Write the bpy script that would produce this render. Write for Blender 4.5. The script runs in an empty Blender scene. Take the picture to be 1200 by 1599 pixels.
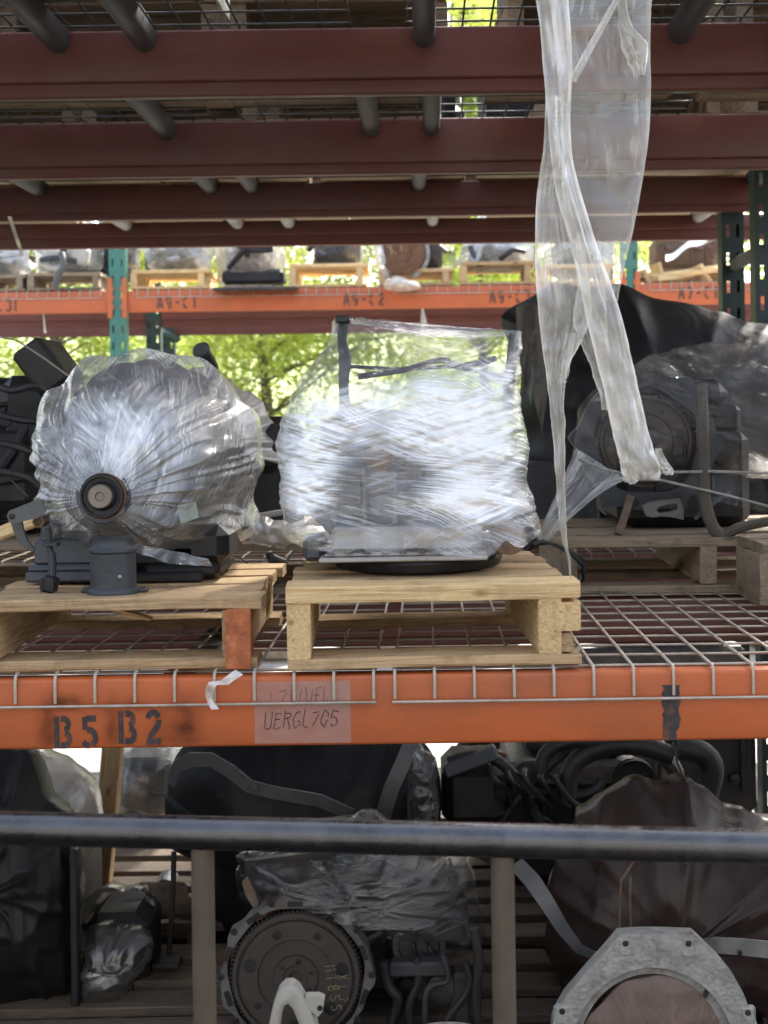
import bpy, math, random
import numpy as np
from mathutils import Vector, Matrix, noise

# ---------------------------------------------------------------- scene, camera, light
sc = bpy.context.scene
COL = sc.collection
R = math.radians
PI = math.pi
F = 2200.0                 # focal length in photograph pixels
XC, YC = 665.0, 650.0      # foot of the optical axis in the photograph
ROLL = R(0.8)
EYE = 1.5

cam_data = bpy.data.cameras.new('camera')
cam = bpy.data.objects.new('camera', cam_data)
COL.objects.link(cam)
cam_data.sensor_fit = 'VERTICAL'
cam_data.sensor_height = 24.0
cam_data.sensor_width = 18.0
cam_data.lens = 24.0 * F / 1599.0
cam_data.shift_x = (600.0 - XC) / 1599.0
cam_data.shift_y = -(799.5 - YC) / 1599.0
cam_data.clip_start = 0.05
cam_data.clip_end = 600.0
cam_data.dof.use_dof = True
cam_data.dof.focus_distance = 2.45
cam_data.dof.aperture_fstop = 5.0
cam.matrix_world = Matrix.Translation((0, 0, EYE)) @ Matrix.Rotation(R(90), 4, 'X') @ Matrix.Rotation(-ROLL, 4, 'Z')
sc.camera = cam

SUN_EL, SUN_AZ = R(40), R(22)       # the sun is high beyond the racks, so this side stands in open shade
world = bpy.data.worlds.new('World')
sc.world = world
world.use_nodes = True
wn, wl = world.node_tree.nodes, world.node_tree.links
wn.clear()
sky = wn.new('ShaderNodeTexSky')
sky.sky_type = 'NISHITA'
sky.sun_disc = False
sky.sun_elevation = SUN_EL
sky.sun_rotation = SUN_AZ
sky.air_density = 1.0
sky.dust_density = 4.0
sky.ozone_density = 1.0
bg = wn.new('ShaderNodeBackground')
bg.inputs['Strength'].default_value = 0.15
wo = wn.new('ShaderNodeOutputWorld')
hs_ = wn.new('ShaderNodeHueSaturation')          # thin bright overcast: the blue is veiled
hs_.inputs['Saturation'].default_value = 0.58
wl.new(sky.outputs[0], hs_.inputs['Color'])
wl.new(hs_.outputs[0], bg.inputs[0])
wl.new(bg.outputs[0], wo.inputs[0])

sun_data = bpy.data.lights.new('sun', 'SUN')
sun_data.energy = 5.0
sun_data.angle = R(10)
sun_data.color = (1.0, 0.95, 0.88)
sun = bpy.data.objects.new('sun', sun_data)
COL.objects.link(sun)
# direction towards the sun: azimuth clockwise from +Y
sdir = Vector((math.sin(SUN_AZ) * math.cos(SUN_EL), math.cos(SUN_AZ) * math.cos(SUN_EL), math.sin(SUN_EL)))
sun.rotation_euler = sdir.to_track_quat('Z', 'Y').to_euler()
sun.location = (0, -4, 12)

vs = sc.view_settings
vs.view_transform = 'Standard'
vs.look = 'None'
vs.exposure = 2.25
vs.gamma = 1.0
vs.use_curve_mapping = False
sc.render.engine = 'CYCLES'
cy = sc.cycles
cy.max_bounces = 10
cy.diffuse_bounces = 5
cy.glossy_bounces = 4
cy.transmission_bounces = 6
cy.transparent_max_bounces = 32
cy.caustics_reflective = False
cy.caustics_refractive = False
cy.use_denoising = True
cy.sample_clamp_indirect = 6.0

# ---------------------------------------------------------------- geometry helpers
def P(px, py, D):
    """the point at distance D seen at a pixel of the photograph"""
    dx, dy = px - XC, py - YC
    u = dx * math.cos(ROLL) - dy * math.sin(ROLL)
    v = dx * math.sin(ROLL) + dy * math.cos(ROLL)
    return Vector((u * D / F, D, EYE - v * D / F))

def S(px, D):
    return px * D / F

class G:
    """collects shapes for one mesh object (world coordinates)"""
    def __init__(self):
        self.v, self.f = [], []
    def add(self, vv, ff):
        b = len(self.v)
        self.v.extend([tuple(p) for p in vv])
        self.f.extend([tuple(i + b for i in q) for q in ff])
        return self
    def box(self, c, s, rot=None, ch=0.0, jit=0.0, rnd=None):
        """chamfered box: centre, full size, optional rotation matrix"""
        hx, hy, hz = s[0] / 2, s[1] / 2, s[2] / 2
        c = Vector(c)
        if ch <= 0:
            pts = [Vector((x * hx, y * hy, z * hz)) for x in (-1, 1) for y in (-1, 1) for z in (-1, 1)]
            fs = [(0, 1, 3, 2), (4, 6, 7, 5), (0, 4, 5, 1), (2, 3, 7, 6), (0, 2, 6, 4), (1, 5, 7, 3)]
        else:
            ch = min(ch, hx * .8, hy * .8, hz * .8)
            pts, idx = [], {}
            for x in (-1, 1):
                for y in (-1, 1):
                    for z in (-1, 1):
                        for a in range(3):
                            p = [x * hx, y * hy, z * hz]
                            for k in range(3):
                                if k != a:
                                    p[k] -= (x, y, z)[k] * ch
                            idx[(x, y, z, a)] = len(pts)
                            pts.append(Vector(p))
            fs = []
            for a in range(3):
                b_, c_ = [(1, 2), (0, 2), (0, 1)][a]
                for sg in (-1, 1):
                    q = []
                    for (s1, s2) in ((-1, -1), (1, -1), (1, 1), (-1, 1)):
                        k = [0, 0, 0]; k[a] = sg; k[b_] = s1; k[c_] = s2
                        q.append(idx[(*k, a)])
                    fs.append(tuple(q))
            for a in range(3):                    # edges along axis a
                b_, c_ = [(1, 2), (0, 2), (0, 1)][a]
                for s1 in (-1, 1):
                    for s2 in (-1, 1):
                        k0 = [0, 0, 0]; k0[a] = -1; k0[b_] = s1; k0[c_] = s2
                        k1 = list(k0); k1[a] = 1
                        fs.append((idx[(*k0, b_)], idx[(*k1, b_)], idx[(*k1, c_)], idx[(*k0, c_)]))
            for x in (-1, 1):
                for y in (-1, 1):
                    for z in (-1, 1):
                        fs.append((idx[(x, y, z, 0)], idx[(x, y, z, 1)], idx[(x, y, z, 2)]))
        if jit and rnd:
            pts = [p + Vector((rnd.uniform(-jit, jit), rnd.uniform(-jit, jit), rnd.uniform(-jit, jit))) for p in pts]
        if rot is not None:
            pts = [rot @ p for p in pts]
        return self.add([p + c for p in pts], fs)
    def plank(self, c, s, rot=None, rnd=None, seg=7, rough=0.0015, ch=0.0018):
        """a sawn board along its local X axis with worn, uneven edges"""
        rnd = rnd or random.Random(1)
        L, W, T = s
        prof = [(-1, -1, 1, 0), (-1, -1, 0, 1), (-1, 1, 0, -1), (-1, 1, 1, 0), (1, 1, -1, 0), (1, 1, 0, -1), (1, -1, 0, 1), (1, -1, -1, 0)]
        vv, ff = [], []
        bow = rnd.uniform(-.0025, .0025)
        for i in range(seg + 1):
            t = i / seg
            x = (t - .5) * L
            o = bow * (1 - (2 * t - 1) ** 2)
            for (py, pz, iy, iz) in prof:
                k = ch * rnd.uniform(.3, 2.2)
                y = py * W / 2 + iy * k + rnd.uniform(-rough, rough) * .5
                z = pz * T / 2 + iz * k + o + rnd.uniform(-rough, rough) * .4
                xx = x + (rnd.uniform(-.0015, .0015) if i in (0, seg) else 0)
                vv.append(Vector((xx, y, z)))
        for i in range(seg):
            for k in range(8):
                a, b = i * 8 + k, i * 8 + (k + 1) % 8
                ff.append((a, b, b + 8, a + 8))
        ff.append(tuple(range(7, -1, -1)))
        ff.append(tuple(range(seg * 8, seg * 8 + 8)))
        if rot is not None:
            vv = [rot @ p for p in vv]
        c = Vector(c)
        return self.add([p + c for p in vv], ff)
    def tube(self, pts, r, n=8, cap=True):
        pts = [Vector(p) for p in pts]
        rr = list(r) if isinstance(r, (list, tuple)) else [r] * len(pts)
        m = len(pts)
        if n >= 7 and 3 <= m <= 12:             # round the bends
            q, qr = [], []
            for i in range(m - 1):
                p0, p1, p2, p3 = pts[max(i - 1, 0)], pts[i], pts[i + 1], pts[min(i + 2, m - 1)]
                for t in (0, .25, .5, .75):
                    q.append(.5 * ((2 * p1) + (p2 - p0) * t + (2 * p0 - 5 * p1 + 4 * p2 - p3) * t * t + (3 * p1 - p0 - 3 * p2 + p3) * t ** 3))
                    qr.append(rr[i] * (1 - t) + rr[i + 1] * t)
            pts, rr = q + [pts[-1]], qr + [rr[-1]]
            m = len(pts)
        vv, ff = [], []
        prev = None
        for i, p in enumerate(pts):
            d = (pts[min(i + 1, m - 1)] - pts[max(i - 1, 0)])
            if d.length < 1e-9:
                d = Vector((0, 0, 1))
            d.normalize()
            if prev is None:
                a = d.orthogonal().normalized()
            else:
                a = prev - d * prev.dot(d)
                a = a.normalized() if a.length > 1e-6 else d.orthogonal().normalized()
            prev = a
            b = d.cross(a)
            for k in range(n):
                t = 2 * PI * k / n
                vv.append(p + (a * math.cos(t) + b * math.sin(t)) * rr[i])
        for i in range(m - 1):
            for k in range(n):
                a, b = i * n + k, i * n + (k + 1) % n
                ff.append((a, b, b + n, a + n))
        if cap:
            ff.append(tuple(range(n - 1, -1, -1)))
            ff.append(tuple(range((m - 1) * n, m * n)))
        return self.add(vv, ff)
    def strap(self, pts, w, t, side):
        """flat band along pts; side = direction of its width"""
        pts = [Vector(p) for p in pts]
        side = Vector(side).normalized()
        m = len(pts)
        vv, ff = [], []
        for i, p in enumerate(pts):
            d = (pts[min(i + 1, m - 1)] - pts[max(i - 1, 0)]).normalized()
            s = (side - d * side.dot(d)).normalized()
            n_ = d.cross(s)
            ww = w[i] if isinstance(w, (list, tuple)) else w
            for (a, b) in ((-1, -1), (1, -1), (1, 1), (-1, 1)):
                vv.append(p + s * a * ww / 2 + n_ * b * t / 2)
        for i in range(m - 1):
            for k in range(4):
                a, b = i * 4 + k, i * 4 + (k + 1) % 4
                ff.append((a, b, b + 4, a + 4))
        ff.append((3, 2, 1, 0))
        ff.append(tuple(range(m * 4 - 4, m * 4)))
        return self.add(vv, ff)
    def lathe(self, prof, o, axis, n=32, lobes=None, caps=True):
        """prof = [(radius, height along axis)]"""
        axis = Vector(axis).normalized()
        a = axis.orthogonal().normalized() if abs(axis.x) > .5 else (Vector((1, 0, 0)) - axis * axis.x).normalized()
        b = axis.cross(a)
        o = Vector(o)
        vv, ff = [], []
        for (r, h) in prof:
            for k in range(n):
                t = 2 * PI * k / n
                q = r * (lobes(t) if lobes else 1)
                vv.append(o + axis * h + (a * math.cos(t) + b * math.sin(t)) * q)
        m = len(prof)
        for i in range(m - 1):
            for k in range(n):
                p, q = i * n + k, i * n + (k + 1) % n
                ff.append((p, q, q + n, p + n))
        if caps and prof[0][0] > 1e-4:
            ff.append(tuple(range(n - 1, -1, -1)))
        if caps and prof[-1][0] > 1e-4:
            ff.append(tuple(range((m - 1) * n, m * n)))
        return self.add(vv, ff)
    def prism(self, front, back):
        n = len(front)
        ff = [tuple(range(n)), tuple(range(2 * n - 1, n - 1, -1))]
        for k in range(n):
            l = (k + 1) % n
            ff.append((k, k + n, l + n, l))
        return self.add(list(front) + list(back), ff)
    def plate(self, px, D, t):
        """polygon given in photograph pixels, standing at distance D, t thick"""
        fr = [P(x, y, D) for x, y in px]
        return self.prism(fr, [p + Vector((0, t, 0)) for p in fr])
    def cast_plate(self, px, D, t, inset):
        """like plate(), with rounded front edges as on a casting"""
        n = len(px)
        q = [Vector((x, y)) for x, y in px]
        area = sum(q[k].x * q[(k + 1) % n].y - q[(k + 1) % n].x * q[k].y for k in range(n))
        sg = 1 if area > 0 else -1
        rings = []
        for (ins, dy) in ((0, t), (0, inset * .9), (inset * .3, inset * .25), (inset, 0)):
            r_ = []
            for k in range(n):
                e = (q[(k + 1) % n] - q[k - 1]).normalized()
                nn = Vector((-e.y, e.x)) * sg
                p = q[k] + nn * (ins * F / D)
                r_.append(P(p.x, p.y, D) + Vector((0, dy, 0)))
            rings.append(r_)
        vv = [p for r_ in rings for p in r_]
        ff = [(i * n + k, i * n + (k + 1) % n, (i + 1) * n + (k + 1) % n, (i + 1) * n + k) for i in range(3) for k in range(n)]
        ff += [tuple(range(3 * n, 4 * n)), tuple(range(n - 1, -1, -1))]
        return self.add(vv, ff)
    def ring_plate(self, outer, inner, t):
        n = len(outer)
        bo = [Vector(p) + Vector((0, t, 0)) for p in outer]
        bi = [Vector(p) + Vector((0, t, 0)) for p in inner]
        ff = []
        for k in range(n):
            l = (k + 1) % n
            ff += [(k, l, n + l, n + k), (2 * n + k, 3 * n + k, 3 * n + l, 2 * n + l),
                   (k, 2 * n + k, 2 * n + l, l), (n + k, n + l, 3 * n + l, 3 * n + k)]
        return self.add(list(outer) + list(inner) + bo + bi, ff)

def mesh_from(name, v, f, mat, org=(0, 0, 0), smooth=None):
    me = bpy.data.meshes.new(name)
    o = np.array(org)
    me.from_pydata((np.array(v) - o).tolist(), [], f)
    if mat is not None:
        me.materials.append(mat)
    me.validate()
    if smooth is not None:
        me.polygons.foreach_set('use_smooth', [True] * len(me.polygons))
        if smooth < 179:
            try:
                me.set_sharp_from_angle(angle=R(smooth))
            except Exception:
                pass
    me.update()
    return me

ORG = {}
def thing(name, label, cat, loc=(0, 0, 0), group=None, kind=None):
    o = bpy.data.objects.new(name, None)
    o.empty_display_size = .05
    COL.objects.link(o)
    o.location = loc
    ORG[o.name] = Vector(loc)
    o['label'] = label
    o['category'] = cat
    if group: o['group'] = group
    if kind: o['kind'] = kind
    return o

def obj(name, g, mat, parent=None, smooth=35, label=None, kind=None):
    org = ORG.get(parent.name, Vector((0, 0, 0))) if parent else Vector((0, 0, 0))
    me = mesh_from(name, g.v, g.f, mat, org, smooth)
    o = bpy.data.objects.new(name, me)
    COL.objects.link(o)
    if parent:
        o.parent = parent
        ORG[o.name] = org
    if label: o['label'] = label
    if kind: o['kind'] = kind
    return o

def single(name, g, mat, label, cat, loc=(0, 0, 0), group=None, smooth=35):
    me = mesh_from(name, g.v, g.f, mat, loc, smooth)
    o = bpy.data.objects.new(name, me)
    o.location = loc
    COL.objects.link(o)
    ORG[o.name] = Vector(loc)
    o['label'] = label
    o['category'] = cat
    if group: o['group'] = group
    return o

def structure(name, g, mat, smooth=None):
    me = mesh_from(name, g.v, g.f, mat, (0, 0, 0), smooth)
    o = bpy.data.objects.new(name, me)
    COL.objects.link(o)
    o['kind'] = 'structure'
    o['label'] = name.replace('_', ' ')
    return o

def grid_mesh(name, pts, uv, dens, mat, org):
    """pts[rows, cols, 3] -> smooth sheet with uv in metres and a film density attribute"""
    r, c = pts.shape[:2]
    me = bpy.data.meshes.new(name)
    i = np.arange(r * c).reshape(r, c)
    q = np.stack([i[:-1, :-1], i[:-1, 1:], i[1:, 1:], i[1:, :-1]], -1).reshape(-1, 4)
    me.from_pydata((pts.reshape(-1, 3) - np.array(org)).tolist(), [], q.tolist())
    ul = me.uv_layers.new(name='UVMap')
    li = np.empty(len(me.loops), dtype=np.int32)
    me.loops.foreach_get('vertex_index', li)
    ul.data.foreach_set('uv', uv.reshape(-1, 2)[li].astype(np.float32).ravel())
    at = me.attributes.new('dens', 'FLOAT', 'POINT')
    at.data.foreach_set('value', dens.reshape(-1).astype(np.float32))
    me.materials.append(mat)
    me.polygons.foreach_set('use_smooth', [True] * len(me.polygons))
    me.update()
    return me

def sheet(name, pts, uv, dens, mat, parent=None, label=None, cat=None, group=None):
    org = ORG.get(parent.name, Vector((0, 0, 0))) if parent else Vector(pts.reshape(-1, 3).mean(0))
    me = grid_mesh(name, pts, uv, dens, mat, org)
    o = bpy.data.objects.new(name, me)
    COL.objects.link(o)
    if parent:
        o.parent = parent
    else:
        o.location = org
        o['label'] = label
        o['category'] = cat
        if group: o['group'] = group
    ORG[o.name] = org
    return o

def copy_tree(o, parent=None):
    c = o.copy()
    COL.objects.link(c)
    if parent is not None:
        c.parent = parent
    ORG[c.name] = ORG.get(o.name, Vector((0, 0, 0)))
    for ch in list(o.children):
        copy_tree(ch, c)
    return c

# vectorised value noise for wrinkles
_rs = np.random.RandomState(5)
_perm = _rs.rand(256, 256)
def vn(x, y):
    xi, yi = np.floor(x).astype(int), np.floor(y).astype(int)
    xf, yf = x - xi, y - yi
    xf, yf = xf * xf * (3 - 2 * xf), yf * yf * (3 - 2 * yf)
    a = _perm[xi % 256, yi % 256]; b = _perm[(xi + 1) % 256, yi % 256]
    c = _perm[xi % 256, (yi + 1) % 256]; d = _perm[(xi + 1) % 256, (yi + 1) % 256]
    return (a * (1 - xf) + b * xf) * (1 - yf) + (c * (1 - xf) + d * xf) * yf
def ridge(x, y):
    return 1 - np.abs(2 * vn(x, y) - 1)
def fbm(x, y, o=3):
    s, a = 0, .5
    for k in range(o):
        s = s + a * vn(x * 2 ** k + 17 * k, y * 2 ** k + 31 * k)
        a *= .5
    return s
def sm(a, b, x):
    t = np.clip((x - a) / (b - a), 0, 1)
    return t * t * (3 - 2 * t)

def smooth_loop(px, n):
    """closed outline in pixels resampled by a Catmull-Rom curve to n+1 points (last = first)"""
    q = np.array(px, float)
    m = len(q)
    out = []
    for i in range(m):
        p0, p1, p2, p3 = q[i - 1], q[i], q[(i + 1) % m], q[(i + 2) % m]
        for t in np.linspace(0, 1, 12, endpoint=False):
            out.append(.5 * ((2 * p1) + (-p0 + p2) * t + (2 * p0 - 5 * p1 + 4 * p2 - p3) * t * t + (-p0 + 3 * p1 - 3 * p2 + p3) * t ** 3))
    out = np.array(out + [out[0]])
    d = np.concatenate([[0], np.cumsum(np.linalg.norm(np.diff(out, axis=0), axis=1))])
    s = np.linspace(0, d[-1], n + 1)
    return np.stack([np.interp(s, d, out[:, 0]), np.interp(s, d, out[:, 1])], 1)

def pillow(outline, D, front, back, n=160, rows=36, amp=.006, freq=14, sq=3.0, stretch=(1, 1), seed=0, c=None, fold=0.0, folds=18):
    """bulging closed body: the pixel outline stands at distance D, bulges `front` metres towards the camera and `back` metres away"""
    lp = smooth_loop(outline, n)
    W = np.array([P(x, y, D) for x, y in lp])
    cc = np.array(P(*(c or tuple(lp[:-1].mean(0))), D))
    s1 = np.linspace(.02, 1, rows)
    s2 = np.linspace(1, .02, max(6, rows // 3))[1:]
    pts, sl, sign = [], [], []
    for s in s1:
        pts.append(cc + (W - cc) * s + np.array([0, -front, 0]) * (1 - s ** sq)); sign.append(1)
    for s in s2:
        pts.append(cc + (W - cc) * s + np.array([0, back, 0]) * (1 - s ** sq) ** .6); sign.append(-1)
    pts = np.array(pts)
    S_ = np.concatenate([s1, s2])[:, None] * np.ones((1, n + 1))
    x, z = pts[..., 0] * stretch[0] * freq + seed * 7.3, pts[..., 2] * stretch[1] * freq + seed * 3.1
    w = (ridge(x, z) - .5) * .6 + (ridge(x * 2.1 + 9, z * 2.1) - .5) * .35 + (fbm(x * .5, z * .5) - .45) * .8
    th = np.linspace(0, 2 * PI, n + 1)[None, :] * np.ones((len(S_), 1))
    fo = (ridge(th / (2 * PI) * folds + seed, S_ * 1.3) - .6) * fold * S_
    sg = np.array(sign)[:, None]
    nrm = pts - (cc + np.array([0, (back - front) * .5, 0]))
    nrm = nrm / (np.linalg.norm(nrm, axis=-1, keepdims=True) + 1e-6)
    d = w * amp + fo
    d[:, -1] = d[:, 0]
    pts = pts + nrm * d[..., None]
    uv = np.stack([pts[..., 0] + sg * .0, pts[..., 2]], -1)
    return pts, uv, S_
# ---------------------------------------------------------------- materials
def new_mat(name):
    m = bpy.data.materials.new(name)
    m.use_nodes = True
    nt = m.node_tree
    nt.nodes.clear()
    out = nt.nodes.new('ShaderNodeOutputMaterial')
    return m, nt, out

def nd(nt, t, **kw):
    n = nt.nodes.new(t)
    for k, v in kw.items():
        if k in ('operation', 'blend_type', 'data_type', 'attribute_name', 'noise_dimensions', 'feature', 'distance', 'vector_type'):
            setattr(n, k, v)
        else:
            n.inputs[k].default_value = v
    return n

def ramp(nt, src, stops):
    r = nt.nodes.new('ShaderNodeValToRGB')
    e = r.color_ramp.elements
    while len(e) < len(stops):
        e.new(.5)
    for i, (p, c) in enumerate(stops):
        e[i].position = p
        e[i].color = (c, c, c, 1) if isinstance(c, (int, float)) else (*c, 1)
    nt.links.new(src, r.inputs[0])
    return r

def mapping(nt, coord='Object', scale=(1, 1, 1), rot=(0, 0, 0), loc=(0, 0, 0)):
    tc = nt.nodes.new('ShaderNodeTexCoord')
    mp = nt.nodes.new('ShaderNodeMapping')
    mp.inputs['Scale'].default_value = scale
    mp.inputs['Rotation'].default_value = rot
    mp.inputs['Location'].default_value = loc
    nt.links.new(tc.outputs[coord], mp.inputs[0])
    return mp

def mixc(nt, fac, a, b, bt='MIX'):
    m = nt.nodes.new('ShaderNodeMix')
    m.data_type = 'RGBA'
    m.blend_type = bt
    for k, s in ((0, fac), (6, a), (7, b)):
        if hasattr(s, 'is_linked') or hasattr(s, 'links'):
            nt.links.new(s, m.inputs[k])
        else:
            m.inputs[k].default_value = s if k == 0 else (*s, 1)
    return m.outputs[2]

def surface(name, col, rough=.6, metal=0.0, var=.25, scale=18, dirt=None, dirt_amt=.5, dirt_scale=6, bump=.15, bump_scale=60, stretch=(1, 1, 1), spec=.5, rnd=0.0, coat=0.0):
    """painted / cast / worn solid: base colour with noise, dirt or rust patches and fine relief"""
    m, nt, out = new_mat(name)
    p = nt.nodes.new('ShaderNodeBsdfPrincipled')
    mp = mapping(nt, scale=stretch)
    n1 = nd(nt, 'ShaderNodeTexNoise', Scale=scale, Detail=5.0, Roughness=.65)
    nt.links.new(mp.outputs[0], n1.inputs['Vector'])
    lo = tuple(max(0, c * (1 - var)) for c in col); hi = tuple(min(1, c * (1 + var)) for c in col)
    c = ramp(nt, n1.outputs[0], [(.3, lo), (.7, hi)]).outputs[0]
    rv = None
    if dirt:
        n2 = nd(nt, 'ShaderNodeTexNoise', Scale=dirt_scale, Detail=8.0, Roughness=.7)
        nt.links.new(mp.outputs[0], n2.inputs['Vector'])
        fr = ramp(nt, n2.outputs[0], [(.48, 0.0), (.68, dirt_amt)])
        c = mixc(nt, fr.outputs[0], c, dirt)
        rv = fr
    if rnd:
        oi = nt.nodes.new('ShaderNodeObjectInfo')
        rr = ramp(nt, oi.outputs['Random'], [(0, 1 - rnd), (1, 1 + rnd * .6)])
        c = mixc(nt, 1.0, c, rr.outputs[0], 'MULTIPLY')
    nt.links.new(c, p.inputs['Base Color'])
    p.inputs['Metallic'].default_value = metal
    p.inputs['Specular IOR Level'].default_value = spec
    p.inputs['Coat Weight'].default_value = coat
    rr = ramp(nt, n1.outputs[0], [(.25, max(.05, rough - .14)), (.75, min(1, rough + .14))])
    nt.links.new(rr.outputs[0], p.inputs['Roughness'])
    if bump:
        n3 = nd(nt, 'ShaderNodeTexNoise', Scale=bump_scale, Detail=4.0)
        nt.links.new(mp.outputs[0], n3.inputs['Vector'])
        b = nd(nt, 'ShaderNodeBump', Strength=bump, Distance=.004)
        nt.links.new(n3.outputs[0], b.inputs['Height'])
        nt.links.new(b.outputs[0], p.inputs['Normal'])
    nt.links.new(p.outputs[0], out.inputs[0])
    return m

def wood(name, light, dark, stain=.4, rnd=.3):
    """sawn softwood with grain along the board's X axis (uses uv-free object coordinates)"""
    m, nt, out = new_mat(name)
    p = nt.nodes.new('ShaderNodeBsdfPrincipled')
    oi = nt.nodes.new('ShaderNodeObjectInfo')
    tc = nt.nodes.new('ShaderNodeTexCoord')
    ad = nd(nt, 'ShaderNodeVectorMath', operation='ADD')
    mul = nd(nt, 'ShaderNodeMath', operation='MULTIPLY'); mul.inputs[1].default_value = 37.0
    nt.links.new(oi.outputs['Random'], mul.inputs[0])
    nt.links.new(tc.outputs['Object'], ad.inputs[0]); nt.links.new(mul.outputs[0], ad.inputs[1])
    mp = nt.nodes.new('ShaderNodeMapping')
    mp.inputs['Scale'].default_value = (3.0, 70, 90)
    nt.links.new(ad.outputs[0], mp.inputs[0])
    g = nd(nt, 'ShaderNodeTexNoise', Scale=2.0, Detail=6.0, Roughness=.7, Distortion=1.2)
    nt.links.new(mp.outputs[0], g.inputs['Vector'])
    c = ramp(nt, g.outputs[0], [(.34, dark), (.47, tuple(a * .35 + b * .65 for a, b in zip(dark, light))), (.62, light)]).outputs[0]
    kn = nd(nt, 'ShaderNodeTexVoronoi', Scale=7.0)
    kmp = nt.nodes.new('ShaderNodeMapping'); kmp.inputs['Scale'].default_value = (.9, 2.0, 2.0)
    nt.links.new(ad.outputs[0], kmp.inputs[0]); nt.links.new(kmp.outputs[0], kn.inputs['Vector'])
    kr = ramp(nt, kn.outputs['Distance'], [(.05, .8), (.13, 0.0)])
    c = mixc(nt, kr.outputs[0], c, tuple(x * .35 for x in dark))
    s = nd(nt, 'ShaderNodeTexNoise', Scale=14.0, Detail=8.0, Roughness=.75)
    nt.links.new(ad.outputs[0], s.inputs['Vector'])
    sr = ramp(nt, s.outputs[0], [(.5, 0.0), (.72, stain)])
    c = mixc(nt, sr.outputs[0], c, (.06, .045, .035))
    rr = ramp(nt, oi.outputs['Random'], [(0, 1 - rnd), (1, 1.0)])
    c = mixc(nt, 1.0, c, rr.outputs[0], 'MULTIPLY')
    nt.links.new(c, p.inputs['Base Color'])
    p.inputs['Roughness'].default_value = .8
    p.inputs['Specular IOR Level'].default_value = .25
    b = nd(nt, 'ShaderNodeBump', Strength=.8, Distance=.004)
    nt.links.new(g.outputs[0], b.inputs['Height'])
    nt.links.new(b.outputs[0], p.inputs['Normal'])
    nt.links.new(p.outputs[0], out.inputs[0])
    return m

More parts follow.
